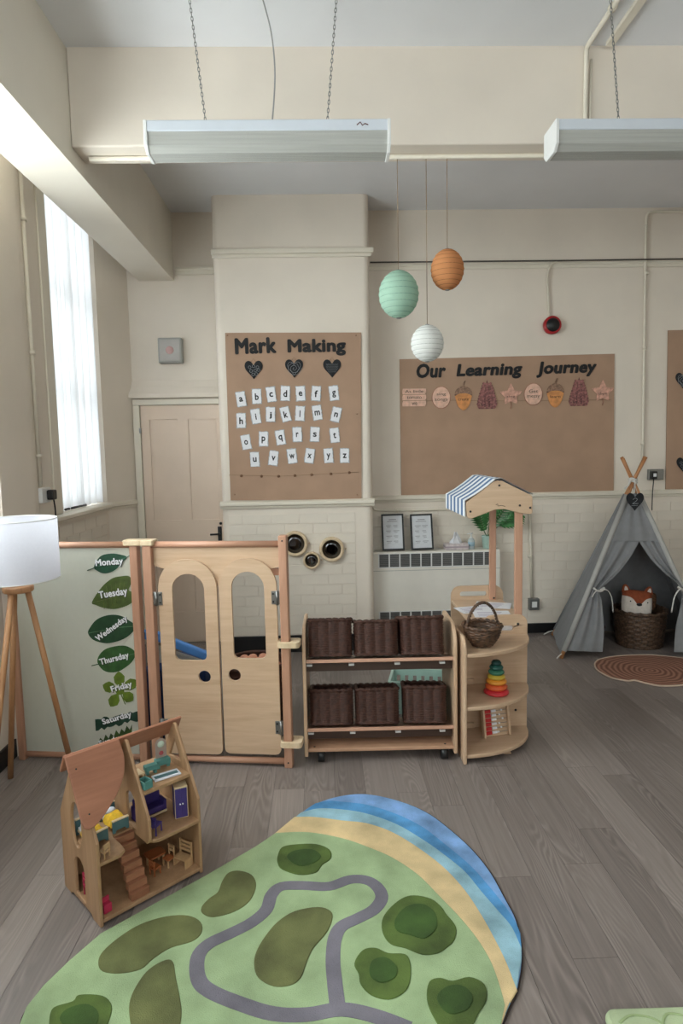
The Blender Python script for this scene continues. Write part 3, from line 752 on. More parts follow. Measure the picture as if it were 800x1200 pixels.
def acorn(label, x, y, s):
    t = cutout('acorn_sign', label, x, y, 'word sign')
    MB().prism(smooth_closed([(-.06, .03), (-.062, -.02), (-.04, -.075), (0, -.105), (.04, -.075), (.062, -.02), (.06, .03)], 4), -.003, 0).build('nut', ACORN, t)
    MB().prism(smooth_closed([(-.072, .015), (-.066, .055), (-.035, .085), (0, .095), (.035, .085), (.066, .055), (.072, .015), (.04, .03), (0, .034), (-.04, .03)], 4), -.005, -.003).build('cup', CUP, t)
    MB().tube([(0, -.003, .09), (.004, -.003, .115), (.012, -.003, .135)], .004, 6).build('stalk', CUP, t)
    text('lettering', s, 0, -.015, .085, -.0036, INK, t, h=.02, depth=.0006)
acorn('acorn-shaped word sign beside the slice lettered sing songs', 239, 172, 'create')
acorn('acorn-shaped word sign beside the wood slice lettered get messy', 570, 162, 'learn')
def cone(label, x, y):
    t = cutout('pine_cone_sign', label, x, y, 'word sign')
    m = MB()
    for k in range(10):
        z = -.10+k*.021; hw = .078*(1-(k/10.5)**1.35)*(.82 if k == 0 else 1)+.004
        nq = 5 if k < 7 else 3
        for q in range(nq):
            cx = (-hw+2*hw*q/(nq-1))*.8; d_ = -1 if cx < -.005 else 1 if cx > .005 else 0
            m.prism([(cx-.014, z-.006), (cx+.014, z-.006), (cx+.012+.012*d_, z+.014), (cx+.016*d_, z+.024), (cx-.012+.012*d_, z+.014)], -.003-.0004*k-.0001*q, 0)
    m.build('scales', CONE, t); MB().prism([(-.035, -.09), (.035, -.09), (.012, .09), (0, .13), (-.012, .09)], -.002, 0).build('core', M('pine_cone_dark', (96, 58, 58), .7, .3, 40), t)
cone('purple-brown pine cone cut-out in the middle of the string', 324, 166); cone('purple-brown pine cone cut-out nearest the tent', 655, 156)
def mleaf(label, x, y, s):
    t = cutout('maple_leaf_sign', label, x, y, 'word sign'); p = []
    for i in range(10):
        a = R(90+36*i); rr_ = .098 if i % 2 == 0 else .05
        if i in (4, 6): rr_ *= .9
        p.append((rr_*math.cos(a), rr_*math.sin(a)))
    q = []
    for i in range(10):
        q.append(p[i]); n = p[(i+1) % 10]; q.append(((p[i][0]*.55+n[0]*.45)*1.08, (p[i][1]*.55+n[1]*.45)*1.02))
    MB().prism(q, -.003, 0).build('blade', LEAFP, t)
    MB().tube([(0, -.002, -.05), (.004, -.002, -.085), (-.002, -.002, -.11)], .003, 6).build('stalk', PINKD, t)
    text('lettering', s, 0, -.012, .07, -.0036, INK, t, h=.022, depth=.0006)
mleaf('pink maple leaf sign beside the slice lettered get messy', 410, 164, 'sing'); mleaf('pink maple leaf sign at the tent end of the string', 741, 152, 'them')

a = at(783, 387, Y=YB-.012); b = at(780, 574, Y=YB-.012)
b3, o3 = board('paper_board', 'brown paper board cut off by the picture edge behind the tent', YB, [(783, 387), (930, 383), (929, 571), (780, 574)])
p = at(800, 446, Y=YB-.02); slate_heart(p, .13, 'upper slate heart on the board behind the tent', 'spiral', False)
p = at(801, 545, Y=YB-.02); slate_heart(p, .13, 'lower slate heart on the board behind the tent', 'circles', False)

# round mirrors on the chimney bricks
def mirror(px, py, r, label):
    c = at(px, py, Y=YC-.02); t = thing('round_mirror', label, 'mirror', (c.x, YC-.006, c.z), 0, 'round wooden mirrors on the chimney')
    MB().lathe([(r*.74, 0), (r, 0), (r*1.01, .02), (r, .038), (r*.94, .042), (r*.8, .041), (r*.76, .036), (r*.74, .02)], 32, RX, caps=False).build('frame', PALEW, t)
    m, nt, b = base_mat('dark_reflection_glass') if 'dark_reflection_glass' not in MATS else (MATS['dark_reflection_glass'], None, None)
    if nt: b.inputs['Base Color'].default_value = (.12, .12, .125, 1); b.inputs['Metallic'].default_value = 1; b.inputs['Roughness'].default_value = .05  # dark reflection of the room put into the mirror's base colour
    MB().lathe([(r*.75, .028), (r*.4, .0285), (0, .029)], 32, RX).build('glass', m, t)
    MB().lathe([(.006, 0), (.006, .012), (0, .014)], 8, Matrix.Translation((r+.012, 0, 0)) @ RX).build('peg', PALEW, t)
mirror(345.5, 637, .100, 'large round mirror in pale wood half hidden by the gate post'); mirror(365, 656.5, .067, 'smallest round wood-framed mirror between the two larger ones'); mirror(388.5, 643.5, .098, 'large round wood-framed mirror farthest from the gate post')

# =================================================================== CONVECTOR RADIATOR AND WHAT STANDS ON IT
YR = 5.16
a, b = at(437, 647, Y=YR), at(586, 645, Y=YR)
rad = thing('convector_radiator', 'white convector radiator cabinet with dark grilles under the back wall boards', 'radiator', (a.x, YR, 0))
RW, RZ = b.x-a.x, .762
MB().prism([(0, .0), (0, RZ-.012), (.012, RZ), (.155, RZ), (.155, 0)], 0, RW, 'yz').build('casing', M('warm_white_enamel', (232, 227, 217), .4, .02, 10), rad, bevel=.006)
def grille(z0, z1, n):
    g = MB().box(.045, RW-.05, -.0015, .004, z0, z1).build('grille', DARKM, rad)
    for k in range(n+1):
        x = .045+(RW-.095)*k/n; MB().box(x-.005, x+.005, -.006, -.0005, z0, z1).build('grille_bar', WHITEP, g)
    for k in range(1, 9):
        z = z0+(z1-z0)*k/9; MB().box(.045, RW-.05, -.003, -.0012, z-.0016, z+.0016).build('louvre', GREYM, g)
    MB().box(.035, RW-.04, -.006, .0, z0-.008, z0).build('grille_edge', WHITEP, g); MB().box(.035, RW-.04, -.006, 0, z1, z1+.006).build('grille_edge', WHITEP, g)
grille(at(500, 663.5, Y=YR).z, RZ-.017, 11); grille(.165, .262, 11)
z = at(500, 667.5, Y=YR).z; MB().box(0, RW, -.002, .0, z-.004, z-.001).build('panel_seam', M('seam_shadow_grey', (150, 150, 148), .6), rad)

def photo_frame(tl, tr, br, bl, label):
    yb, yt = YR+.035, YR+.11
    c = at((bl[0]+br[0])/2, (bl[1]+br[1])/2, Y=yb); w = at(br[0], br[1], Y=yb).x-at(bl[0], bl[1], Y=yb).x; hh = at(tl[0], tl[1], Y=yt).z-RZ
    lean = math.atan2(yt-yb, hh); L = hh/math.cos(lean)
    t = thing('photo_frame', label, 'picture frame', (c.x, yb, RZ+.009), 0, 'black frames on the radiator', rot=(-lean, 0, 0))
    sh = (at(tl[0], tl[1], Y=yt).x-at(bl[0], bl[1], Y=yb).x)
    t.rotation_euler = (-lean, math.atan2(sh, L)*.55, R(-4))
    MB().prism([rrect(-w/2, w/2, 0, L, .003, 2), list(reversed(rrect(-w/2+.014, w/2-.014, .014, L-.014, .002, 2)))], -.008, .012).build('frame', BLACK, t, bevel=.002)
    MB().box(-w/2+.013, w/2-.013, -.002, .004, .013, L-.013).build('sheet', M('printed_sheet', (206, 208, 212), .25), t)
    m = MB(); rnd = random.Random(int(tl[0]))
    m.box(-.03, .03, -.0032, -.0021, L-.05, L-.044); m.box(-.045, .04, -.0032, -.0021, L-.065, L-.061)
    for q in range(4):
        for k in range(2):
            x0 = -.055+.06*k; zz = L-.1-q*.043; m.box(x0, x0+rnd.uniform(.03, .05), -.0032, -.0021, zz, zz+.004); m.box(x0+.008, x0+.035, -.0032, -.0021, zz-.012, zz-.009)
    m.build('print', INKSOFT, t)
    MB().prism([(-.02, 0), (.02, 0), (.012, L*.7), (-.012, L*.7)], .0, .004, 'xz', Matrix.Translation((-w/2+.03, .014, .002)) @ Matrix.Rotation(R(-14), 4, 'X')).build('easel_back', BLACK, t)
photo_frame((445, 604), (471, 603), (474, 643), (448, 645), 'black framed sheet on the radiator, nearer the chimney')
photo_frame((478.5, 604), (503.5, 602.5), (508, 643), (482, 645), 'black framed sheet on the radiator, nearer the tissue box')
c = at(534, 644, Y=YR+.07)
t = thing('tissue_box', 'low patterned tissue box with a white tissue pulled up', 'tissue box', (c.x, YR+.07, RZ+.002))
MB().box(-.095, .095, -.05, .05, 0, .05).build('carton', M('pale_pink_carton', (214, 202, 202), .6, .15, 40), t, bevel=.003)
MB().box(-.096, .096, -.0515, .0515, .018, .03).build('carton_band', M('mauve_print', (176, 160, 166), .6), t)
m = MB(); vs = []; n = 18
for i in range(7):
    q = i/6
    for j in range(n): a_ = 2*math.pi*j/n; rr_ = (.042-.03*q)*(1+.45*math.sin(3*a_+q*3)*q+.25*math.sin(5*a_)); vs.append((rr_*math.cos(a_)*1.1, rr_*math.sin(a_)*.7, .05+.075*q*(1+.3*math.sin(2*a_)*q)))
m.add(vs, [(i*n+j, i*n+(j+1) % n, (i+1)*n+(j+1) % n, (i+1)*n+j) for i in range(6) for j in range(n)]).build('tissue', WHITE, t)
c = at(551, 644, Y=YR+.07)
t = thing('pump_bottle', 'small clear pump bottle between tissue box and plant', 'bottle', (c.x+.005, YR+.06, RZ+.002))
MB().lathe([(0, 0), (.026, 0), (.028, .01), (.028, .07), (.02, .085), (.011, .09)], 20).build('bottle', M('clear_gel_plastic', (196, 206, 208), .15), t)
MB().lathe([(.013, .088), (.013, .1), (.006, .102), (.006, .125), (.012, .126), (.012, .134), (0, .135)], 16).build('pump', WHITEP, t); MB().tube([(0, 0, .13), (-.035, -.005, .126)], .005, 8).build('spout', WHITEP, t)
MB().lathe([(.0284, .025), (.0284, .06)], 20).build('label_band', M('pale_blue_label', (160, 190, 205), .5), t)
c = at(569, 643, Y=YR+.07)
t = thing('potted_palm', 'mint pot with broad dark green palm fronds behind the stall post', 'plant', (c.x+.02, YR+.085, RZ+.002))
MB().lathe([(0, 0), (.04, 0), (.05, .1), (.053, .103), (.048, .106), (.044, .09), (0, .088)], 24).build('pot', MINT, t)
FROND = M('palm_green', (58, 116, 60), .45, .3, 20); STEM = M('palm_stem', (70, 100, 56), .6)
def frond(tip, mid, w):
    base = Vector((0, 0, .09)); pts = smooth_open([base, Vector(mid), Vector(tip)], 8)
    st = MB().tube(pts, .004, 6).build('stem', STEM, t)
    m = MB(); c0 = Vector(mid); ax = (Vector(tip)-c0); n = 11
    for k in range(n):
        f = k/(n-1); p = c0+ax*f; d = ax.normalized()
        for s in (-1, 1):
            side = d.cross(Vector((0, -1, 0))).normalized()*s; L = w*(math.sin(math.pi*(.12+.8*f))+.15)
            e = p+side*L*.9+d*L*.55+Vector((0, -.01-.02*random.random(), -.01)); nrm = d*(.0085)
            m.add([p-nrm, p+nrm, (p+e)/2+nrm*1.3+Vector((0, -.012, 0)), e, (p+e)/2-nrm*1.3+Vector((0, -.012, 0))], [(0, 1, 2, 3, 4)])
    m.build('leaf_blade', FROND, st)
frond((-.10, -.07, .34), (-.045, -.04, .16), .085); frond((.17, -.06, .40), (.05, -.03, .20), .12); frond((.26, -.05, .28), (.10, -.03, .20), .085); frond((.04, -.08, .44), (.01, -.03, .24), .1)

# =================================================================== PARTITION PANEL WITH WEEKDAY LEAVES
G = Frame((-.928, 3.219), (.73, -.094))
PT = 1.165
pnl = thing('partition_panel', 'frosted partition panel in a beech frame beside the gate', 'room divider', G.P(0, 0), G.a)
def post(u0, u1, z1, parent, w0=-.024, w1=.024, mat=BEECH): return MB().box(u0, u1, w0, w1, 0, z1).build('post', mat, parent, bevel=.005)
post(-.055, -.014, PT-.02, pnl); post(-.722, -.686, PT-.02, pnl)
MB().tube([(-.69, 0, 1.147), (-.05, 0, 1.147)], .0165, 12).build('top_rail', BEECHX, pnl)
MB().tube([(-.69, 0, .028), (-.05, 0, .028)], .0165, 12).build('bottom_rail', BEECHX, pnl)
MB().box(-.687, -.054, -.003, .004, .035, 1.14).build('frosted_sheet', FROST, pnl)
MB().prism(rrect(-.085, .018, -.035, .035, .015), PT-.02, PT+.008, 'xy').build('post_cap', PALEW, pnl, bevel=.004)

LEAFT = {}
def leafmat(n, c): return M('leaf_'+n, c, .55, .22, 25)
GL = 'weekday leaf signs on the frosted panel'
def day_leaf(day, pts, mat, tcx, tcy, tw, rot, th, label, smooth=True, veins=None, vmat=None, stalk=None):
    q = [G.uz(x, y, -.006) for x, y in pts]
    if smooth: q = smooth_closed(q, 4)
    cu = sum(p[0] for p in q)/len(q); cz = sum(p[1] for p in q)/len(q)
    t = thing('leaf_sign', label, 'leaf sign', G.P(cu, -.0035, cz), G.a, GL)
    MB().prism([(a-cu, b-cz) for a, b in q], -.002, 0).build('leaf', mat, t)
    for v in (veins or []):
        MB().tube([(G.uz(x, y, -.006)[0]-cu, -.002, G.uz(x, y, -.006)[1]-cz) for x, y in v], .0014, 4).build('vein', vmat, t)
    if stalk: MB().tube([(G.uz(x, y, -.006)[0]-cu, -.0015, G.uz(x, y, -.006)[1]-cz) for x, y in stalk], .0025, 5).build('stalk', mat, t)
    a = G.uz(tcx, tcy, -.006); k = 1/245
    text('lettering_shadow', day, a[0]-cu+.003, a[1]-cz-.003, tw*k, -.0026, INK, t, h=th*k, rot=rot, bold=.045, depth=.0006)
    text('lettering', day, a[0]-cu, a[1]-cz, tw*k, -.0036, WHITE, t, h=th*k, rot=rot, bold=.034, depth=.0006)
def zl(l): return [(90+x*.1, 640+y*.1) for x, y in l]
def zs(l): return [(90+x*.1375, 750+y*.1375) for x, y in l]
V1 = leafmat('vein_pale', (86, 120, 84))
day_leaf('Monday', zl([(200, 255), (225, 180), (290, 110), (400, 88), (500, 98), (585, 130), (520, 200), (460, 270), (380, 312), (300, 318), (240, 290)]), leafmat('bottle_green', (30, 76, 54)), 128, 659.5, 36, R(4), 11, 'dark pointed leaf sign lettered monday, topmost on the panel', stalk=zl([(220, 240), (180, 265), (120, 285)]), veins=[zl([(200, 250), (400, 200), (585, 130), (625, 105)])], vmat=leafmat('bottle_green_vein', (50, 100, 74)))
day_leaf('Tuesday', zl([(175, 670), (200, 610), (260, 520), (330, 440), (420, 375), (510, 355), (600, 350), (638, 390), (630, 450), (605, 515), (650, 540), (700, 580), (690, 625), (620, 680), (540, 715), (430, 738), (300, 720), (220, 690)]), leafmat('olive', (74, 92, 38)), 132.5, 696, 38, R(9), 12, 'broad notched olive leaf sign lettered tuesday', veins=[zl([(180, 665), (420, 600), (605, 515)])]+[zl([(420+40*i, 600-20*i), (400+55*i, 450-20*i)]) for i in range(-2, 4)]+[zl([(400+45*i, 605-18*i), (420+50*i, 700-18*i)]) for i in range(-2, 4)], vmat=leafmat('olive_vein', (96, 108, 52)))
day_leaf('Wednesday', zl([(130, 1020), (150, 960), (220, 870), (320, 820), (430, 805), (530, 825), (620, 880), (705, 938), (660, 1000), (580, 1070), (480, 1115), (360, 1138), (260, 1125), (180, 1090)]), leafmat('deep_green', (28, 66, 38)), 131, 737, 50, R(35), 10, 'large oval dark leaf sign lettered wednesday on a slant', veins=[zl([(135, 1020), (300, 990), (450, 955), (700, 938)])], vmat=V1)
day_leaf('Thursday', zs([(175, 190), (190, 130), (240, 80), (320, 55), (410, 50), (480, 85), (500, 125), (470, 185), (420, 230), (350, 270), (270, 275), (215, 250)]), leafmat('fern_green', (48, 88, 40)), 134, 772.5, 40, R(15), 10.5, 'round-toothed green leaf sign lettered thursday', stalk=zs([(190, 205), (125, 220)]), veins=[zs([(190, 205), (330, 165), (495, 115)])], vmat=V1)
def lobe_poly():
    res = []
    for (cx_, cy_, tx, ty) in ((368, 420, 355, 268), (380, 425, 515, 346), (385, 445, 478, 518), (355, 450, 285, 568), (345, 430, 220, 383)):
        dx, dy = tx-cx_, ty-cy_; L = math.hypot(dx, dy); ux, uy = dx/L, dy/L; vx, vy = -uy, ux
        for f, s in ((.12, -10), (.4, -42), (.7, -46), (.9, -22), (1, 0), (.9, 22), (.7, 46), (.4, 42), (.12, 10)): res.append((cx_+ux*L*f+vx*s, cy_+uy*L*f+vy*s))
    return res
day_leaf('Friday', zs(lobe_poly()), leafmat('lime', (98, 120, 34)), 142.5, 805.5, 29, R(16), 10.5, 'five-lobed bright green leaf sign lettered friday', smooth=False, stalk=zs([(375, 460), (395, 510), (412, 550)]))
rnd = random.Random(3); top = []; bot = []
for i in range(16):
    f = i/15; x = 155+370*f; yt = 685-85*f+rnd.uniform(-14, 14); yb = 775-95*f+rnd.uniform(-16, 16); top.append((x, yt)); bot.append((x+5, yb))
day_leaf('Saturday', zs(top+[(528, 640)]+bot[::-1]), leafmat('pine', (26, 60, 44)), 137, 842, 41, R(17), 10, 'ragged dark fern sign lettered saturday', smooth=False)
fp = []
for i in range(7):
    x = 180+45*i; y = 880-19*i; fp += [(x, y), (x+18, y-45-8*(i % 2))]
fp += [(468, 800), (430, 850)]+[(440-42*i, 870+16*i) for i in range(7)]
day_leaf('Sunday', zs(fp), leafmat('fern_light', (58, 82, 34)), 130, 868, 34, R(17), 9, 'lowest fern sign on the panel, half hidden by the dolls house roof', smooth=False)

# =================================================================== DOUBLE GATE
gate = thing('play_gate', 'wooden double play gate with arched doors and beech posts', 'gate', G.P(0, 0), G.a)
post(.012, .058, PT-.02, gate); post(.706, .748, 1.19, gate)
MB().prism(rrect(.006, .075, -.035, .035, .012), PT-.02, PT+.008, 'xy').build('post_cap', PALEW, gate, bevel=.004)
for z in (1.165, .03): MB().lathe([(.004, 0), (.004, .004), (0, .005)], 8, Matrix.Translation((.727, -.024, z)) @ RX).build('bolt', BLACK, gate)
MB().tube([(.05, 0, 1.147), (.71, 0, 1.147)], .0165, 12).build('top_rail', BEECHX, gate)
MB().tube([(.05, 0, .028), (.71, 0, .028)], .0165, 12).build('bottom_rail', BEECHX, gate)
hd = [(.06, 1.135), (.06, 1.04), (.12, 1.018)]+[(.31, 1.018), (.36, 1.01), (.375, .985), (.375, .935), (.405, .935), (.405, .985), (.42, 1.01), (.47, 1.018)]+[(.64, 1.018), (.704, 1.03), (.704, 1.135)]
MB().prism(hd, .004, .018).build('header_board', MAPLE, gate, bevel=.002)
MB().box(.64, .705, .019, .04, .985, 1.02).build('door_stop', BEECHX, gate, bevel=.002)
def gate_door(u0, u1, z0, z1, win, hole, hinges, hs):
    w = u1-u0; q = rrect(u0, u1, z0, z1, [.03, .03, w*.48, w*.48], 10)
    wa = rrect(win[0], win[1], win[2], win[3], [.03, .03, (win[1]-win[0])*.49, (win[1]-win[0])*.49], 8)
    ho = arc(hole[0], hole[1], .032, 0, 345, 23)
    d_ = MB().prism([q, wa[::-1], ho[::-1]], -.014, .002).build('door', MAPLE, gate, bevel=.003)
    for z in hinges:
        hg = MB().box(hs-.03, hs+.03, -.018, -.014, z-.034, z+.034).build('hinge', GREYM, d_, bevel=.002)
        MB().tube([(hs, -.02, z-.036), (hs, -.02, z+.036)], .007, 10).build('hinge', GREYM, d_)
        for a_ in (-1, 1):
            for c_ in (-1, 1): MB().lathe([(.005, 0), (.005, .002), (0, .003)], 8, Matrix.Translation((hs+a_*.02, -.018, z+c_*.02)) @ RX).build('screw', BLACK, d_)
gate_door(.084, .386, .058, 1.072, (.156, .322, .552, 1.0), (.306, .469), (.873, .21), .074)
gate_door(.398, .690, .066, 1.077, (.462, .628, .566, 1.010), (.462, .480), (.880, .211), .694)
for z in (.645, .13):
    MB().prism([rrect(.69, .80, -.045, .045, .02), list(reversed(rrect(.702, .752, -.0265, .0265, .004)))], z-.014, z+.014, 'xy').build('clamp', PALEW, gate, bevel=.003)

# =================================================================== FLOOR LAMP
LC = (-1.41, 2.92); LZ = 1.0
lamp = thing('floor_lamp', 'tripod floor lamp with white drum shade and light oak legs', 'lamp', (*LC, 0))
mx = [(.178, 1.045), (.182, 1.045), (.182, 1.318), (.178, 1.318), (.178, 1.045)]
MB().lathe([(.182, 1.045), (.1825, 1.318)], 48, caps=False).build('shade', SHADE, lamp)
for z in (1.045, 1.318): MB().tube([(.182*math.cos(q), .182*math.sin(q), z) for q in [2*math.pi*k/40 for k in range(40)]], .0025, 6, closed=True).build('shade_ring', WHITEP, lamp)
MB().lathe([(0, .985), (.062, .985), (.066, .99), (.066, 1.008), (.062, 1.012), (0, 1.013)], 28).build('collar', LAMPW, lamp)
MB().lathe([(.018, 1.012), (.018, 1.08), (.024, 1.082), (.024, 1.12), (0, 1.121)], 16).build('lamp_holder', WHITEP, lamp)
MB().lathe([(.0, 1.12), (.02, 1.125), (.034, 1.17), (.028, 1.205), (0, 1.22)], 16).build('bulb', M('pearl_glass', (235, 232, 225), .3), lamp)
for k in range(3):
    a_ = 2*math.pi*k/3; MB().tube([(.02*math.cos(a_), .02*math.sin(a_), 1.10), (.182*math.cos(a_), .182*math.sin(a_), 1.06)], .002, 5).build('spoke', WHITEP, lamp)
for (fx, fy) in ((-1.295, 3.12), (-1.60, 3.10), (-1.47, 2.62)):
    d_ = Vector((fx-LC[0], fy-LC[1], 0)); e = d_.normalized()*.045
    MB().tube([(e.x, e.y, .99), (d_.x, d_.y, .0)], [.0135, .0135], 10).build('leg', LAMPW, lamp)
# bucket at the picture edge
t = thing('bucket', 'dark green bucket with wire handle beside the floor lamp', 'bucket', (at(-19, 893, Z=0).x, at(-19, 893, Z=0).y, 0))
MB().lathe([(0, .004), (.075, .0), (.092, .13), (.096, .133), (.09, .135), (.073, .01), (0, .012)], 24).build('pail', M('dark_green_enamel', (26, 44, 42), .35), t)
MB().tube([(.09*math.cos(q), .0, .125+.1*math.sin(q)) for q in [math.pi*k/14 for k in range(15)]], .0025, 6).build('wire_handle', M('bright_wire', (170, 170, 168), .4, metal=.6), t)

# =================================================================== BEHIND THE GATE
t = thing('toy_box', 'blue storage box with a propped sloping lid behind the gate', 'box', (-.84, 3.62, 0), R(-6))
MB().prism(rrect(-.19, .17, -.14, .20, .02), 0, .40, 'xy').build('body', NAVY, t, bevel=.01)
MB().prism([(-.24, .605), (-.12, .588), (.17, .470), (.17, .42), (-.12, .535), (-.24, .555)], -.06, -.02).build('lid', BLUE, t, bevel=.008)
MB().prism([(-.20, .52), (.16, .402), (-.20, .402)], -.03, .0).build('lid_side', M('pale_lining', (186, 184, 176), .7), t, bevel=.003)
pb = thing('willow_basket', 'tall dark wicker basket standing behind the gate', 'basket', (-.42, 3.62, 0))
woven(MB(), circ_shape(lambda q: .15+.03*q), 28, 26, .385, .006).build('woven_wall', WICKER, pb)
MB().tube([(.182*math.cos(q), .182*math.sin(q), .39) for q in [2*math.pi*k/28 for k in range(28)]], .011, 8, closed=True).build('rim', WICKER, pb)
PEACH = M('peach_felt', (224, 160, 132), .85, .15, 40)
bl = None
for i in range(15):
    a_ = i*2.4; rr_ = .135*math.sqrt((i+.5)/15); loc = Vector((-.42+rr_*math.cos(a_), 3.62+rr_*math.sin(a_), .372+.02*(1-(i/15))))
    if bl is None:
        bl = MB().lathe([(.028*math.cos(math.pi*(k/10-.5)), .028*math.sin(math.pi*(k/10-.5))*.85) for k in range(11)], 14).build('felt_ball', PEACH)
        o = bl
    else: o = bl.copy(); col.objects.link(o)
    o.location = loc; tag(o, 'peach felt ball heaped in the tall basket behind the gate', 'ball', 'felt balls in the tall basket')
t = thing('crate', 'mint plastic slotted crate on the floor behind the basket trolley', 'crate', (.565, 3.82, 0), R(-12))
cr = MB(); L2, D2, H2 = .17, .12, .19
for (pl, a0, a1, pos) in (('xz', -L2, L2, -D2), ('xz', -L2, L2, D2-.006), ('yz', -D2, D2, -L2), ('yz', -D2, D2, L2-.006)):
    holes = [];
    for z in (.05, .12):
        k = int((a1-a0)/.055)
        for q in range(k):
            x0 = a0+.02+q*(a1-a0-.03)/k; holes.append([(x0, z), (x0, z+.04), (x0+.022, z+.04), (x0+.022, z)])
    MB().prism([[(a0, 0), (a1, 0), (a1, H2), (a0, H2)]]+holes, pos, pos+.006, pl).build('slotted_side', MINT, t)
MB().box(-L2, L2, -D2, D2, 0, .006).build('base', MINT, t)
MB().prism([rrect(-L2-.012, L2+.012, -D2-.012, D2+.012, .02), list(reversed(rrect(-L2+.004, L2-.004, -D2+.004, D2-.004, .012)))], H2-.002, H2+.012, 'xy').build('rim', MINT, t, bevel=.002)
MB().box(L2+.012, L2+.015, -.05, .03, H2-.035, H2-.008).build('paper_label', WHITE, t)

# =================================================================== TROLLEY OF BASKETS
T = Frame((-.128, 3.145), (1, -.02))
trl = thing('basket_trolley', 'low beech trolley with tilted shelves of wicker baskets', 'shelf unit', T.P(0, 0), T.a)
TW, TD = .786, .37
side = [(0, .035), (0, .60)]+arc(.105, .60, .105, 180, 90, 8)+[(.30, .705)]+arc(TD-.05, .655, .05, 90, 0, 5)+[(TD, .035)]
for u in (0, TW-.018): MB().prism(side, u, u+.018, 'yz').build('side_panel', MAPLEZ, trl, bevel=.004)
TILT = R(15)
for zf in (.545, .183):
    mt = Matrix.Translation((0, .012, zf)) @ Matrix.Rotation(-TILT, 4, 'X')
    sh = MB().box(.018, TW-.018, 0, .30, -.018, 0, mt).build('tilted_shelf', BEECHX, trl, bevel=.002)
    MB().box(.018, TW-.018, .05, .065, zf-.075, zf-.034).build('shelf_rail', M('shaded_rail_brown', (70, 50, 40), .5), trl, bevel=.002)  # rail's brown deepened to paint the shade beneath the shelf
    for u in (.02, .235, .47, .70): MB().box(u, u+.028, .03, .05, zf-.042, zf-.032).build('shelf_clip', WHITEP, trl)
MB().box(.018, TW-.018, .006, TD-.01, .058, .076).build('bottom_shelf', wood('pinkish_beech_shelf', (198, 158, 128), (178, 136, 108), 'x'), trl, bevel=.003)
for u in (.05, TW-.06): MB().lathe([(.006, 0), (.006, .001), (0, .0015)], 8, Matrix.Translation((u, .03, .076))).build('bolt', BLACK, trl)
for u in (.085, TW-.065):
    for w in (.024, TD-.05):
        MB().tube([(u-.017, w, .029), (u+.017, w, .029)], .029, 16).build('caster', BLACK, trl); MB().box(u-.02, u+.02, w-.015, w+.015, .05, .058).build('caster', BLACK, trl)
def basket_master(hw, hd, h):
    t = bpy.data.objects.new('wicker_basket', None); t.empty_display_size = .05; col.objects.link(t)
    m = MB(); woven(m, rr_shape(hw, hd, .03, .03), 20, 34, h-.012, .013, 6, rib=.8)
    m.v = [v+Vector((0, hd, 0)) for v in m.v]; m.build('woven_wall', WICKER, t)
    f = rr_shape(hw*1.03, hd*1.03, .032); ring = []
    for k in range(120):
        x, y, nx_, ny_ = f(k/120, 0); ring.append((x+nx_*.003*math.sin(k*1.3), y+hd+ny_*.003*math.sin(k*1.3), h-.008+.003*math.cos(k*1.3)))
    MB().tube(ring, .009, 7, closed=True).build('rim', WICKER, t)
    ring = []
    for k in range(90):
        x, y, nx_, ny_ = f(k/90, 0); ring.append((x*.97, y*.97+hd, .006+.002*math.cos(k*1.6)))
    MB().tube(ring, .008, 6, closed=True).build('base_braid', WICKER, t)
    return t
bk = basket_master(.105, .125, .185)
spots = [(.142, .548, 0, 'dark wicker basket on the upper shelf beside the gate'), (.378, .548, 0, 'dark wicker basket in the middle of the upper shelf'), (.614, .548, 0, 'dark wicker basket on the upper shelf beside the stall'),
         (.142, .186, 0, 'dark wicker basket on the lower shelf beside the gate'), (.380, .186, 0, 'dark wicker basket in the middle of the lower shelf'), (.622, .186, R(-4), 'dark wicker basket turned slightly on the lower shelf beside the stall')]
for i, (u, z, rz, lb) in enumerate(spots):
    o = bk if i == 0 else copy_tree(bk)
    o.matrix_world = Matrix.Translation(T.P(u, .012, z+.012)) @ Matrix.Rotation(T.a+rz, 4, 'Z') @ Matrix.Rotation(-TILT, 4, 'X') @ Matrix.Diagonal((1, 1, 1+.05*random.Random(i).uniform(-1, 1), 1))
    tag(o, lb, 'basket', 'dark wicker baskets on the trolley')

# =================================================================== MARKET STALL
S = Frame((.677, 3.078), (1, 0))
st = thing('market_stall', 'wooden play market stall with striped awning and rounded shelves', 'play stall', S.P(0, 0), 0)
sx = lambda x, y, w: S.uz(x, y, w)
lp = [(0, 0), (0, .575)]+arc(.07, .585, .07, 180, 90, 8)+[(.35, .655), (.35, 0)]
MB().prism(lp, 0, .018, 'yz').build('side_panel', MAPLEZ, st, bevel=.005)
WN = .33; WF = .85
rslot = lambda a, b, c, d: list(reversed(rrect(a, b, c, d, (d-c)*.49, 6)))
MB().prism([[(.02, 0), (.428, 0)]+arc(.378, .632, .05, 0, 90, 6)+[(.25, .682), (.215, .678), (.185, .655), (.16, .635), (.12, .63), (.02, .63)], rslot(.262, .35, .592, .622)], WN, WN+.018).build('end_panel', MAPLE, st, bevel=.004)
for z, lbl in ((.575, 0), (.30, 0), (.05, 0)):
    q = [(.019, WN-.001)]+[(.019+.405*math.cos(R(a_)), WN-.001-.325*math.sin(R(a_))) for a_ in range(0, 91, 6)]
    MB().prism(q, z-.02, z, 'xy').build('rounded_shelf', MAPLE, st, bevel=.004)
for z in (.30, .05): MB().box(.02, .13, WN-.02, WN-.002, z+.001, z+.03).build('shelf_batten', MAPLE, st, bevel=.002)
MB().prism([(.235, 0), (.275, 0), (.265, .03), (.205, .03)], .10, .118).build('foot', MAPLE, st, bevel=.002)
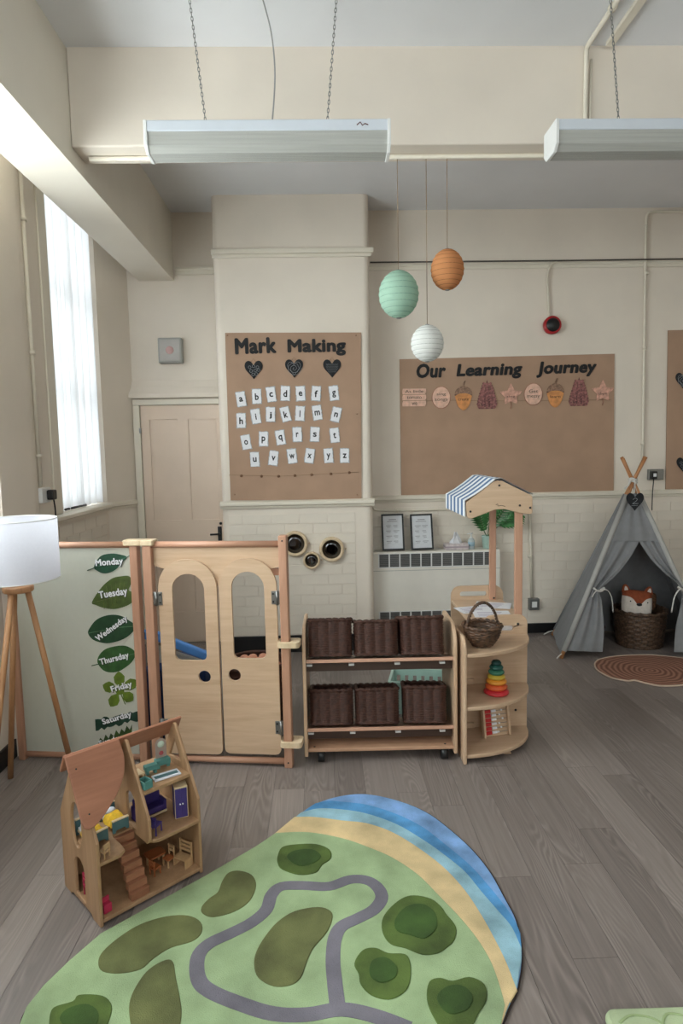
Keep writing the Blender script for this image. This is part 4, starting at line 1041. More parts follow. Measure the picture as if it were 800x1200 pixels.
for u, z in ((.375, .63), (.365, .14)): MB().lathe([(.007, 0), (.007, .002), (0, .003)], 10, Matrix.Translation((u, WN, z)) @ RX).build('bolt', BLACK, st)
MB().box(.255, .357, WN+.0185, WN+.0215, .583, .629).build('label_card', WHITE, st)
MB().box(.11, .428, WN+.022, WF-.001, .630, .648).build('table_top', MAPLE, st, bevel=.003)
MB().prism([rrect(.11, .44, 0, .735, [.004, .004, .06, .06]), rslot(.165, .335, .668, .70)], WF, WF+.018).build('end_panel', MAPLE, st, bevel=.004)
pa, pb_ = sx(603, 601, WN), sx(615, 715, WN)
u0 = (sx(603, 640, WN)[0]+sx(606, 700, WN)[0])/2; u1 = u0+.042
MB().box(u0, u1, WN+.019, WN+.042, .50, 1.36).build('roof_post', BEECH, st, bevel=.003)
v0 = (sx(571, 640, WF)[0]+sx(574, 700, WF)[0])/2; v1 = v0+.04
MB().box(v0, v1, WF-.024, WF-.001, .56, 1.36).build('roof_post', BEECH, st, bevel=.003)
for z in (.66, .62): MB().lathe([(.006, 0), (.006, .002), (0, .003)], 10, Matrix.Translation((v0+.026, WF-.025, z)) @ RX).build('bolt', BLACK, st)
zg = lambda x, y: sx(520+x*.15, 550+y*.15, WN)
gab = [(170, 262), (385, 95), (415, 88), (455, 90), (640, 180), (690, 208), (693, 225), (692, 340), (680, 350), (600, 346), (530, 325), (470, 311), (400, 316), (300, 355), (225, 383), (195, 385), (180, 370)]
gq = [zg(*p) for p in gab]
MB().prism(gq, WN, WN+.018).build('gable', MAPLE, st, bevel=.004)
MB().prism(gq, WF, WF+.018).build('gable', MAPLE, st, bevel=.004)
for p in ((432, 125), (592, 282), (673, 300), (207, 330)):
    q = zg(*p); MB().lathe([(.006, 0), (.006, .002), (0, .003)], 10, Matrix.Translation((q[0], WN, q[1])) @ RX).build('bolt', BLACK, st)
q0, q1 = zg(405, 284), zg(478, 290)
MB().tube(smooth_open([(q0[0], WN-.0005, q0[1]+.004), (q0[0]+.01, WN-.0005, q0[1]+.009), (q0[0]+.012, WN-.0005, q0[1]-.002), (q0[0]+.03, WN-.0005, q0[1]+.001), (q1[0], WN-.0005, q1[1])], 3), .0013, 4).build('maker_mark', INK, st)
# awning: stripes of cloth over both slopes with a short hanging valance
pk, eL, eR = zg(420, 86), zg(172, 258), zg(692, 208)
pk2, eR2 = zg(450, 88), eR
NS = 11
for k in range(NS):
    w0 = WN-.002+(WF+.02-WN)*k/NS; w1 = WN-.002+(WF+.02-WN)*(k+1)/NS
    path = [(eL[0]-.004, eL[1]-.085), (eL[0]-.004, eL[1]+.002), (pk[0]-.012, pk[1]+.0), (pk2[0], pk2[1]+.005), (eR2[0]+.004, eR2[1]+.002)]
    path = [path[0], path[1]]+[(path[1][0]+(path[2][0]-path[1][0])*f, path[1][1]+(path[2][1]-path[1][1])*f-.006*math.sin(math.pi*f)) for f in (.33, .66)]+path[2:]
    path = [(a_, b_+.006) for a_, b_ in path]
    m = MB(); n = len(path)
    vs = [(a_, w, b_) for w in (w0, w1) for a_, b_ in path]+[(a_-(.003 if i_ < 2 else 0), w, b_+.0025) for w in (w0, w1) for i_, (a_, b_) in enumerate(path)]
    fs = []
    for i in range(n-1): fs += [(i, i+1, n+i+1, n+i), (2*n+i, 2*n+i+1, 3*n+i+1, 3*n+i)]
    fs += [(0, n, 3*n, 2*n), (n-1, 2*n-1, 4*n-1, 3*n-1)]
    m.add(vs, fs).build('awning_stripe', STRIPE if k % 2 else CLOTHW, st)
# things on the stall
for i, (u, w, rz, lb) in enumerate(((.20, .60, 12, 'white printed sheet on the stall table, beside the far handle'), (.27, .48, -6, 'white printed sheet on the stall table, beside the basket handle'), (.33, .68, -20, 'white printed sheet turned askew on the stall table edge'))):
    t = thing('paper_sheet', lb, 'paper', S.P(u, w,   .6485+.0012*i), R(rz), 'sheets on the stall table')
    MB().box(-.105, .105, -.074, .074, 0, .0009).build('sheet', WHITE, t)
    m = MB()
    for q in range(4): m.box(-.08, .03+.01*q, -.05+.027*q, -.044+.027*q, .0009, .0013)
    m.build('print', M('purple_print', (150, 130, 160), .7), t)
t = thing('basket', 'round brown willow basket with a hooped handle on the stall shelf', 'basket', S.P(.128, .135, .577), R(20))
woven(MB(), circ_shape(lambda q: .05+.045*math.sin(math.pi*.5*min(1, q*1.15))), 15, 18, .105, .006).build('woven_bowl', MIDW, t)
ring = [((.097+.003*math.sin(k*1.9))*math.cos(k*2*math.pi/60), (.097+.003*math.sin(k*1.9))*math.sin(k*2*math.pi/60), .108+.004*math.cos(k*1.9)) for k in range(60)]
MB().tube(ring, .009, 7, closed=True).build('rim', MIDW, t)
for s_ in (0, math.pi):
    MB().tube([(.093*math.cos(q)+.004*math.cos(q*26+s_), .004*math.sin(q*26+s_), .08+.145*math.sin(q)+.004*math.sin(q*26+s_)) for q in [math.pi*k/70 for k in range(71)]], .0055, 6).build('twisted_handle', MIDW, t)
MB().lathe([(0, .004), (.05, .004), (.08, .05), (.086, .075), (.0, .078)], 24).build('lining', M('straw_lining', (150, 126, 100), .9, .5, 60), t)
t = thing('ring_stacker', 'rainbow stacking cone of wooden discs on the middle stall shelf', 'stacking toy', S.P(.212, .17, .302))
zc_ = 0
for i, (r0, h_, c_) in enumerate(((.066, .028, (196, 44, 52)), (.058, .03, (214, 92, 44)), (.054, .026, (228, 150, 50)), (.046, .024, (206, 176, 62)), (.042, .026, (58, 120, 96)), (.036, .024, (36, 92, 82)), (.026, .022, (30, 74, 70)))):
    MB().lathe([(0, zc_), (r0*.8, zc_), (r0, zc_+h_*.3), (r0, zc_+h_*.55), (r0*.72, zc_+h_), (0, zc_+h_)], 26).build('disc', M('disc_paint_%d' % i, c_, .45), t); zc_ += h_
t = thing('bead_frame', 'wooden counting frame with red and white tiles on the lowest stall shelf', 'toy', S.P(.155, .19, .052), R(14))
lean = Matrix.Rotation(R(-10), 4, 'X')
MB().box(-.008, .15, .0, .008, 0, .19, lean).build('back_board', MAPLE, t, bevel=.002)
MB().box(-.008, .004, -.02, .0, 0, .2, lean).build('frame_side', MAPLE, t, bevel=.002); MB().box(.138, .15, -.02, .0, 0, .2, lean).build('frame_side', MAPLE, t, bevel=.002)
for k in range(8):
    z = .012+k*.0225
    MB().box(.008, .042, -.012, -.001, z, z+.018, lean).build('red_tile', M('red_tile_paint', (186, 34, 40), .4), t, bevel=.0015)
    MB().box(.046, .074, -.012, -.001, z+.004, z+.016, lean).build('white_tile', WHITE, t, bevel=.0015)
    MB().tube([lean @ Vector((.075, -.008, z+.01)), lean @ Vector((.138, -.008, z+.01))], .0014, 5).build('rod', GREYM, t)
    bx_ = [.082, .1, .09, .112, .094, .108, .085, .1][k]
    MB().lathe([(.0055*math.cos(math.pi*(q/8-.5)), .0055*math.sin(math.pi*(q/8-.5))) for q in range(9)], 10, lean @ Matrix.Translation((bx_, -.008, z+.01))).build('bead', WHITE, t)

# =================================================================== DOLLS' HOUSE
D = Frame((-.79, 2.045), (.295, .274))
dh = thing('dolls_house', 'open wooden dolls house with curved roof board beside the green rug', 'dolls house', D.P(0, 0), D.a)
RG = (.155, .556); pent = [(0, 0), (0, .30), (.146, .551), (.164, .551), (.31, .30), (.31, 0), (.25, 0), (.235, .012), (.075, .012), (.06, 0)]
oval = lambda cx, cz, rx, rz: list(reversed(arc(cx, cz, rx, 0, 345, 23, ry=rz)))
archh = lambda a, b, c, d: list(reversed(rrect(a, b, c, d, [.004, .004, (b-a)*.49, (b-a)*.49], 6)))
def house_side(u, prof, holes, nm='side_wall'): return MB().prism([prof]+holes, u, u+.012, 'yz').build(nm, HOUSEW, dh, bevel=.003)
house_side(0, pent, [oval(.165, .30, .045, .085), archh(.115, .20, .03, .18)])
house_side(.391, pent, [oval(.165, .30, .03, .05), [(.11, .41), (.155, .49), (.20, .41)]])
mid = [(0, .235), (.0, .30), (.146, .551), (.164, .551), (.31, .30), (.31, .205), (.02, .205), (.006, .215)]
house_side(.19, mid, [archh(.10, .17, .229, .36)], 'dividing_wall')
MB().box(.012, .391, .0, .31, .012, .026).build('ground_floor', HOUSEW, dh, bevel=.002)
MB().prism([(.012, .004), (.085, .004), (.108, .02), (.112, .05), (.112, .125), (.19, .125), (.19, .30), (.012, .30)], .213, .225, 'xy').build('bedroom_floor', HOUSEW, dh, bevel=.002)
MB().prism([(.2, .03)]+arc(.235, .03, .035, 180, 270, 6)+[(.391, -.005), (.391, .30), (.2, .30)], .206, .220, 'xy').build('middle_floor', HOUSEW, dh, bevel=.003)
MB().box(.202, .391, .045, .265, .372, .385).build('attic_floor', HOUSEW, dh, bevel=.002)
MB().box(.012, .391, .296, .304, .026, .206).build('back_wall', HOUSEW, dh)
for k in range(7):
    MB().box(.118, .187, .008+.0165*k, .008+.0165*(k+1)+.012, .027+.0275*k, .027+.0275*(k+1)-.001).build('stair_step', STEPW, dh, bevel=.0015)
sl = Vector((-.155, -.255)).normalized()
def slope_mat(sign):
    ux = Vector((1, 0, 0)); dv = Vector((0, -.155*sign, -.255)).normalized(); nn = ux.cross(dv)*(-1 if sign > 0 else 1)
    if nn.z < 0: nn = -nn
    o_ = Vector((0, RG[0], RG[1]+.006))
    return Matrix(((ux.x, dv.x, nn.x, o_.x), (ux.y, dv.y, nn.y, o_.y), (ux.z, dv.z, nn.z, o_.z), (0, 0, 0, 1)))
rf = [(-.03, 0), (.165, 0)]+[(v.x, v.y) for v in smooth_open([(.167, .02), (.166, .07), (.145, .13), (.105, .18), (.05, .225), (.01, .248)], 5)]+[(-.012, .252), (-.026, .243), (-.03, .22)]
rp_ = MB().prism(rf, 0, .011, 'xy', slope_mat(1)).build('roof_board', ROOFW, dh, bevel=.003)
for p in ((-.004, .05), (.0, .205)): MB().lathe([(.003, 0), (.003, .001), (0, .0015)], 8, slope_mat(1) @ Matrix.Translation((p[0], p[1], .011))).build('screw', BLACK, rp_)
MB().prism([(-.03, 0), (.43, 0), (.43, .08), (-.03, .08)], 0, .011, 'xy', slope_mat(-1)).build('roof_board', ROOFW, dh, bevel=.003)
TEAL = M('teal_toy_paint', (86, 142, 136), .5); TEALD = M('slate_teal_paint', (82, 118, 124), .5); PURP = M('purple_toy_paint', (66, 52, 122), .5)
YEL = M('yellow_blanket', (236, 190, 52), .9, .15, 60); SHEET = M('white_toy_sheet', (222, 226, 236), .9); ORG = wood('orange_brown_toy', (176, 104, 62), (150, 84, 48), 'x'); NATW = wood('natural_toy_wood', (206, 170, 128), (182, 146, 106), 'z'); PINK = M('pink_toy_paint', (190, 50, 84), .5); CREAMT = M('cream_toy_wood', (226, 202, 164), .6)
FG = 'furniture inside the dolls house'
def toy(name, label, cat, u, w, z, rz=0): return thing(name, label, cat, D.P(u, w, z+.0006), D.a+R(rz), FG)
def bed(u, w, rz, lb):
    t = toy('toy_bed', lb, 'toy bed', u, w, .225, rz)
    MB().box(-.026, .026, -.055, .055, .014, .022).build('slats', CREAMT, t)
    for y, h_ in ((-.06, .045), (.052, .058)):
        e = MB().prism([(-.031, 0), (-.022, 0), (-.016, .01), (.016, .01), (.022, 0), (.031, 0), (.031, h_), (-.031, h_)], y, y+.008).build('bed_end', TEALD, t, bevel=.002)
        MB().box(-.031, .031, y-.001, y+.009, h_, h_+.004).build('top_rail', CREAMT, e)
    m = MB(); n = 10; vs = []
    for i in range(n+1):
        for j in range(n+1): a_, b_ = i/n, j/n; vs.append((-.034+.068*a_, -.05+.066*b_, .034+.010*math.sin(math.pi*a_)+.004*math.sin(9*a_+7*b_)+.003*math.sin(13*b_)-(.016 if i in (0, n) else 0)))
    m.add(vs, [(i*(n+1)+j, i*(n+1)+j+1, (i+1)*(n+1)+j+1, (i+1)*(n+1)+j) for i in range(n) for j in range(n)], True).build('blanket', YEL, t)
    MB().box(-.025, .025, -.05, .05, .022, .033).build('mattress', SHEET, t, bevel=.003)
    MB().lathe([(.02*math.cos(math.pi*(q/8-.5)), .011*math.sin(math.pi*(q/8-.5))) for q in range(9)], 14, Matrix.Translation((0, .032, .042)) @ Matrix.Diagonal((1.15, .75, 1, 1))).build('pillow', SHEET, t)
bed(.148, .19, 0, 'teal toy bed with yellow blanket nearer the stairs'); bed(.056, .17, 6, 'teal toy bed with yellow blanket under the curved roof board')
def chair(u, w, z, rz, mats, lb, sw=.016, sh=.03, bh=.06):
    t = toy('toy_chair', lb, 'toy chair', u, w, z, rz)
    MB().box(-sw, sw, -sw, sw, sh-.005, sh).build('seat', mats[0], t, bevel=.001)
    for a_ in (-1, 1):
        for b_ in (-1, 1): MB().box(a_*(sw-.003)-.002, a_*(sw-.003)+.002, b_*(sw-.003)-.002, b_*(sw-.003)+.002, 0, sh-.005).build('leg', mats[1], t)
        MB().box(a_*(sw-.003)-.002, a_*(sw-.003)+.002, sw-.004, sw, sh, bh).build('back_post', mats[1], t)
    for q in (.55, .9): MB().box(-sw, sw, sw-.0045, sw-.0005, sh+(bh-sh)*q-.006, sh+(bh-sh)*q+.003).build('back_slat', mats[1], t)
chair(.04, .03, .225, 200, (NATW, NATW), 'tiny natural wood chair at the edge of the bedroom floor', .014, .025, .05)
chair(.252, .09, .026, 100, (ORG, ORG), 'small orange-brown toy chair beside the stairs')
chair(.315, .10, .026, -80, (ORG, NATW), 'toy chair with orange seat and natural back by the toy table', .017, .032, .075)
t = toy('toy_table', 'orange-brown toy dining table on the dolls house ground floor', 'toy table', .28, .14, .026)
MB().prism(rrect(-.035, .035, -.028, .028, .01), .042, .048, 'xy').build('top', ORG, t, bevel=.001)
for a_ in (-1, 1):
    for b_ in (-1, 1): MB().box(a_*.024-.003, a_*.024+.003, b_*.018-.003, b_*.018+.003, 0, .042).build('leg', NATW, t)
t = toy('toy_bench', 'natural slatted toy bench by the dolls house end wall', 'toy bench', .352, .06, .026, -75)
MB().box(-.03, .03, -.018, .02, .03, .036).build('seat', NATW, t, bevel=.001)
for a_ in (-1, 1): MB().box(a_*.029-.0025, a_*.029+.0025, -.018, .022, 0, .03).build('end', NATW, t); MB().box(a_*.029-.0025, a_*.029+.0025, .016, .022, .03, .09).build('back_post', NATW, t)
for z in (.048, .064, .08): MB().box(-.03, .03, .017, .021, z, z+.009).build('back_slat', NATW, t)
t = toy('toy_wardrobe', 'purple toy wardrobe with wooden sides on the middle floor', 'toy wardrobe', .358, .07, .220, -20)
MB().box(-.024, .026, -.022, .024, 0, .125).build('carcass', CREAMT, t, bevel=.002)
for a_ in (-1, 1):
    dr = MB().box(min(0, a_*.022)-(.0 if a_ > 0 else 0), max(0, a_*.022), -.027, -.0225, .006, .119, Matrix.Translation((0, 0, 0))).build('door', PURP, t, bevel=.001)
    MB().lathe([(.003, 0), (.003, .003), (0, .004)], 8, Matrix.Translation((a_*.005, -.027, .06)) @ RX).build('knob', SHEET, dr)
MB().box(-.0245, -.024, -.02, .022, .003, .122).build('side_panel', PURP, t)
t = toy('toy_sofa', 'purple toy sofa against the back of the middle floor', 'toy sofa', .275, .16, .220)
MB().box(-.055, .055, -.025, .025, .012, .034).build('seat', PURP, t, bevel=.004); MB().box(-.055, .055, .014, .027, .034, .075).build('backrest', PURP, t, bevel=.004)
for a_ in (-1, 1): MB().box(a_*.055-.006, a_*.055+.006, -.026, .027, .0, .052).build('arm', PURP, t, bevel=.003)
MB().box(-.06, .06, -.029, -.026, .004, .012).build('front_rail', CREAMT, t)
chair(.232, .04, .220, 120, (PURP, PURP), 'small purple toy chair at the front of the middle floor', .021, .036, .07)
t = toy('toy_dresser', 'teal toy dressing table with an arched mirror in the attic', 'toy dresser', .345, .17, .385, -8)
MB().box(-.028, .028, -.016, .016, .012, .034).build('drawers', TEAL, t, bevel=.002)
for a_ in (-1, 1): MB().box(a_*.02-.006, a_*.02+.006, -.012, .012, 0, .012).build('foot', TEAL, t)
MB().prism(rrect(-.022, .022, .034, .11, [.002, .002, .021, .021], 6), .008, .013).build('mirror_board', M('greyish_pink_toy', (168, 150, 140), .6), t, bevel=.001)
MB().lathe([(.014, 0), (.013, .002), (0, .003)], 18, Matrix.Translation((0, .008, .088)) @ RX).build('mirror', M('pale_mint_mirror', (206, 222, 206), .2), t)
MB().lathe([(.009, 0), (.008, .003), (0, .004)], 12, Matrix.Translation((0, .008, .052)) @ RX).build('rose', M('rose_print', (176, 84, 88), .6), t)
t = toy('toy_bench', 'teal toy bench beside the attic dressing table', 'toy bench', .288, .155, .385, -8)
MB().box(-.025, .025, -.015, .015, .016, .034).build('seat', TEAL, t, bevel=.002)
for a_ in (-1, 1): MB().box(a_*.015-.005, a_*.015+.005, -.01, .01, 0, .016).build('foot', TEAL, t)
t = toy('toy_box', 'open teal toy box at the front of the attic', 'toy box', .222, .075, .385, 10)
MB().prism([[(-.018, -.022), (.018, -.022), (.018, .022), (-.018, .022)], [(-.014, -.018), (-.014, .018), (.014, .018), (.014, -.018)]], 0, .03, 'xy').build('sides', TEAL, t, bevel=.001); MB().box(-.015, .015, -.019, .019, 0, .004).build('base', CREAMT, t)
t = toy('toy_cot_side', 'white and blue slatted toy cot side lying flat in the attic', 'toy rail', .318, .095, .386, -10)
for y in (-.02, .016): MB().box(-.05, .05, y-.005, y+.005, 0, .005).build('rail', SHEET, t)
MB().box(-.048, .048, -.014, .01, .001, .004).build('slats', TEALD, t)
MB().box(-.05, -.045, -.02, .016, .0, .005).build('rail', SHEET, t); MB().box(.045, .05, -.02, .016, .0, .005).build('rail', SHEET, t)
t = toy('toy_table', 'low cream toy table at the attic wall', 'toy table', .235, .165, .385)
MB().box(-.02, .02, -.025, .025, .014, .02).build('top', CREAMT, t, bevel=.001)
for a_ in (-1, 1): MB().box(a_*.016-.003, a_*.016+.003, -.02, .02, 0, .014).build('leg', CREAMT, t)
t = toy('toy_block', 'pink toy block at the front corner of the ground floor', 'toy block', .036, .03, .026, 5)
MB().box(-.015, .015, -.012, .012, 0, .032).build('block', PINK, t, bevel=.003); MB().box(-.015, .015, .006, .012, .032, .05).build('back', PINK, t, bevel=.002)
chair(.035, .155, .026, 90, (PINK, PINK), 'red-pink toy chair seen through the arched doorway', .02, .04, .085)

# =================================================================== TENT CORNER
FL, FR = Vector((1.765, 4.65, 0)), Vector((2.832, 4.434, 0)); BL, BRr = Vector((1.92, 5.255, 0)), Vector((3.10, 5.27, 0))
AP = at(741.5, 563, Y=4.88)
tt = thing('play_tent', 'grey canvas play tent on crossed wooden poles', 'tent', (2.37, 4.85, 0))
off = Vector((2.37, 4.85, 0))
ends = []
for foot, topx, topy in ((FL, 756, 534), (FR, 727, 533), (BL, 752, 540), (BRr, 733, 539)):
    d_ = (AP-foot).normalized(); side = Vector((.012*(1 if foot.x < 2.3 else -1), .012*(1 if foot.y > 4.9 else -1), 0))
    L = (AP-foot).length; e = foot+d_*(L+.20)+side
    MB().tube([foot-off+Vector((0, 0, .0)), AP+side*.35-off, e-off], [.014, .0135, .013], 10).build('pole', POLEW, tt)
TA = AP
def lerp(a_, b_, t_): return a_*(1-t_)+b_*t_
def canvas(name, A0, A1, B0, B1, nu=20, nv=24, fold=.012, waves=5, out=Vector((0, -1, 0)), mat=TENT):
    """cloth between edge A (A0 top, A1 foot) and edge B"""
    vs = []
    for i in range(nv+1):
        v = i/nv
        for j in range(nu+1):
            u = j/nu; p = lerp(lerp(A0, A1, v), lerp(B0, B1, v), u)
            p = p+out*(fold*math.sin(math.pi*u)*math.sin(waves*2*math.pi*u+v*1.5)*(.3+.7*math.sin(math.pi*min(1, v*1.1)))) ; vs.append(p-off)
    return MB().add(vs, [(i*(nu+1)+j, i*(nu+1)+j+1, (i+1)*(nu+1)+j+1, (i+1)*(nu+1)+j) for i in range(nv) for j in range(nu)], True).build(name, mat, tt)
up = Vector((0, 0, .02))
tops = {k: lerp(TA, f, .085) for k, f in (('FL', FL), ('FR', FR), ('BL', BL), ('BR', BRr))}
canvas('side_canvas', tops['BL'], BL+up, tops['FL'], FL+up, fold=.014, waves=2, out=Vector((-1, .2, 0)))
canvas('side_canvas', tops['BR'], BRr+up, tops['FR'], FR+up, fold=.01, waves=2, out=Vector((1, 0, 0)))
canvas('back_canvas', tops['BL'], BL+up, tops['BR'], BRr+up, fold=.01, waves=3, out=Vector((0, 1, 0)))
fn = (FR-FL).cross(AP-FL).normalized()
if fn.y > 0: fn = -fn
def fp_(x, y): return onplane(x, y, FL, fn)
# front: a yoke above and two flaps drawn aside
O0 = fp_(748.5, 640)
def pole_at(foot, z): t_ = (TA.z-z)/(TA.z); return lerp(TA, foot, t_)
zy = fp_(740, 634).z
m = MB(); vs = []; nu, nv = 24, 14
for i in range(nv+1):
    z = lerp(TA.z-.10, zy, i/nv)
    a_, b_ = pole_at(FL, z), pole_at(FR, z)
    for j in range(nu+1):
        u = j/nu; p = lerp(a_, b_, u)+fn*(.010*math.sin(u*math.pi*7)*math.sin(math.pi*u)*(1-i/nv*.6)+.004); vs.append(p-off)
m.add(vs, [(i*(nu+1)+j, i*(nu+1)+j+1, (i+1)*(nu+1)+j+1, (i+1)*(nu+1)+j) for i in range(nv) for j in range(nu)], True).build('front_yoke', TENT, tt)
def flap(foot, edge_px, nm, gather_v):
    edge = smooth_open([fp_(x, y)+fn*o_ for x, y, o_ in edge_px], 8); nv = len(edge)-1; nu = 18; vs = []
    z0 = zy
    for i, e in enumerate(edge):
        f = i/nv; a_ = pole_at(foot, max(e.z, .02))
        if i == 0: a_ = pole_at(foot, zy)
        g = math.exp(-((f-gather_v)/.25)**2)
        for j in range(nu+1):
            u = j/nu; p = lerp(a_, e, u)+fn*((.012+.012*g)*math.sin(u*math.pi*5+f*3)*math.sin(math.pi*u)+.003*u); vs.append(p-off)
    MB().add(vs, [(i*(nu+1)+j, i*(nu+1)+j+1, (i+1)*(nu+1)+j+1, (i+1)*(nu+1)+j) for i in range(nv) for j in range(nu)], True).build(nm, TENT, tt)
flap(FL, [(748.5, 634.5, 0), (738, 653, .004), (722, 673, .01), (703, 691, .012), (704, 705, .012), (707, 735, .01), (705.5, 764, .004)], 'door_flap', .45)
flap(FR, [(748.5, 634.5, 0), (762, 655, .004), (778, 672, .01), (797, 688, .012), (797, 705, .012), (791, 735, .01), (789, 764, .004)], 'door_flap', .45)
for f_ in (FL, FR, BL, BRr):
    MB().tube([lerp(TA, f_, .085)-off, lerp(TA, f_, .96)-off], .0195, 10).build('pole_sleeve', TENTSEAM if f_ in (FL, FR) else TENT, tt)
for (x, y, dx) in ((700.5, 691, 1), (799, 690, -1)):
    p = fp_(x, y)+fn*.03
    m = MB(); ring = [p-off+Vector((.04*math.cos(q), -.02*math.sin(q), .012*math.cos(2*q))) for q in [2*math.pi*k/16 for k in range(16)]]
    m.tube(ring, .007, 6, closed=True); m.tube(smooth_open([p-off+Vector((0, -.02, 0)), p-off+Vector((.05*dx, -.03, 0)), p-off+Vector((.085*dx, -.03, -.06)), p-off+Vector((.10*dx, -.025, -.17))], 5), .008, 6, flat=.35)
    m.tube(smooth_open([p-off+Vector((0, -.02, 0)), p-off+Vector((-.04*dx, -.03, -.01)), p-off+Vector((-.065*dx, -.03, -.05))], 5), .007, 6, flat=.35)
    m.build('tie', TIE, tt)
m = MB()
for z in (0, .012, .024): m.tube([AP-off+Vector((.03*math.cos(q), .03*math.sin(q), z-.012+.008*math.sin(q*2))) for q in [2*math.pi*k/14 for k in range(14)]], .006, 6, closed=True)
m.tube(smooth_open([AP-off+Vector((-.03, -.03, 0)), AP-off+Vector((-.06, -.04, -.04)), AP-off+Vector((-.09, -.045, -.06))], 4), .006, 5)
m.tube([AP-off+Vector((.0, -.035, 0)), AP-off+Vector((-.01, -.05, -.09))], .004, 5); m.build('apex_binding', TIE, tt)
for f_, dxy in ((FL, (-.02, -.02)), (BL, (-.04, -.01))):
    MB().tube(smooth_open([f_-off+Vector((0, -.012, .04)), f_-off+Vector((dxy[0], dxy[1], .03)), f_-off+Vector((dxy[0]*2, dxy[1], .008))], 3), .005, 5).build('guy_tie', TIE, tt)
hp = at(743.5, 588, Y=TA.y-.135)
ht = slate_heart(hp, .135, 'black slate heart with chalked numeral two hung on the tent', 'two', False, 'slate hearts on the boards')
MB().tube([(-.02, -.003, .05), tuple(AP-Vector((0, .02, .01))-hp), (.02, -.003, .05)], .002, 5).build('hanging_string', TIE, ht)
# basket with fox cushion inside the tent
bx0 = at(757, 757, Z=0); BC = Vector((bx0.x-.03, 4.95, 0))
t = thing('woven_basket', 'wide grey-brown woven basket inside the tent', 'basket', BC)
woven(MB(), circ_shape(lambda q: .17+.025*math.sin(math.pi*.5*q)), 15, 24, .28, .009).build('woven_wall', WICKER2, t)
MB().tube([(.197*math.cos(q)+.004*math.cos(q*18), .197*math.sin(q), .285+.005*math.sin(q*18)) for q in [2*math.pi*k/60 for k in range(60)]], .013, 7, closed=True).build('rim', WICKER2, t)
FOXO = M('fox_orange_felt', (160, 80, 48), .9, .12, 40, .2, 200); FOXW = M('fox_white_felt', (226, 214, 204), .9, .06, 40)
c = at(747, 708, Y=BC.y-.07)
t = thing('fox_cushion', 'fox-faced cushion, orange over white, sitting in the tent basket', 'cushion', (c.x-.005, BC.y-.06, .235), 0, rot=(R(-14), R(6), R(-6)))
t.scale = (.88, .9, .9)
def pillow_pts(u, v, off_=0):
    a_ = 1-abs(u)**4; b_ = 1-abs(v)**4; th = .055*math.sqrt(max(0, a_))*math.sqrt(max(0, b_))
    x = .135*u*(1-.08*abs(v)**2); z = .12+.12*v*(1-.06*abs(u)**2); return x, th, z
def pillow(name, mat, vmin, vmax, sgn, bump=0, curve=0):
    n = 24; vs = []
    for i in range(n+1):
        for j in range(n+1):
            u = -1+2*j/n
            lo = vmin(u) if callable(vmin) else vmin; hi = vmax(u) if callable(vmax) else vmax
            v = lo+(hi-lo)*i/n; x, th, z = pillow_pts(u, v); vs.append((x, sgn*(th+bump), z))
    return MB().add(vs, [(i*(n+1)+j, i*(n+1)+j+1, (i+1)*(n+1)+j+1, (i+1)*(n+1)+j) for i in range(n) for j in range(n)], True).build(name, mat, t)
mask = lambda u: .30-.42*math.exp(-(u/.33)**2)+.25*abs(u)
pillow('white_face', FOXW, -1, mask, -1); pillow('orange_mask', FOXO, mask, 1, -1); pillow('back', FOXO, -1, 1, 1)
for s_ in (-1, 1):
    e = MB().prism(smooth_closed([(s_*.06, .215), (s_*.085, .27), (s_*.115, .282), (s_*.132, .25), (s_*.128, .205)], 4), -.014, .014).build('ear', FOXO, t, bevel=.006)
    MB().prism(smooth_closed([(s_*.085, .228), (s_*.098, .258), (s_*.113, .262), (s_*.117, .228)], 4), -.017, -.0142).build('inner_ear', FOXW, e)
    MB().lathe([(.007, 0), (.006, .004), (0, .006)], 10, Matrix.Translation((s_*.075, -.05, .135)) @ RX).build('eye', BLACK, t)
MB().lathe([(.024*math.cos(math.pi*(q/8-.5)), .014*math.sin(math.pi*(q/8-.5))) for q in range(9)], 14, Matrix.Translation((0, -.058, .112))).build('nose', BLACK, t)
t = thing('felt_cushion', 'small brown patterned cushion wedged behind the fox cushion', 'cushion', (c.x+.138, BC.y+.045, .262), 0, rot=(R(-10), R(15), R(20)))
def pill2(sgn):
    n = 12; vs = []
    for i in range(n+1):
        for j in range(n+1):
            u, v = -1+2*j/n, -1+2*i/n; th = .04*math.sqrt((1-u**4)*(1-v**4)); vs.append((.07*u, sgn*th, .08+.07*v))
    MB().add(vs, [(i*(n+1)+j, i*(n+1)+j+1, (i+1)*(n+1)+j+1, (i+1)*(n+1)+j) for i in range(n) for j in range(n)], True).build('cover', M('brown_print_cloth', (150, 106, 76), .9, .5, 50), t)
pill2(-1); pill2(1)
t = thing('low_basket', 'low dark basket in the shadow just inside the tent flap', 'basket', (2.12, 4.98, 0))
woven(MB(), circ_shape(lambda q: .10+.012*q), 8, 16, .15, .006).build('woven_wall', WICKER, t)
MB().tube([(.113*math.cos(q), .113*math.sin(q), .152) for q in [2*math.pi*k/24 for k in range(24)]], .008, 6, closed=True).build('rim', WICKER, t)

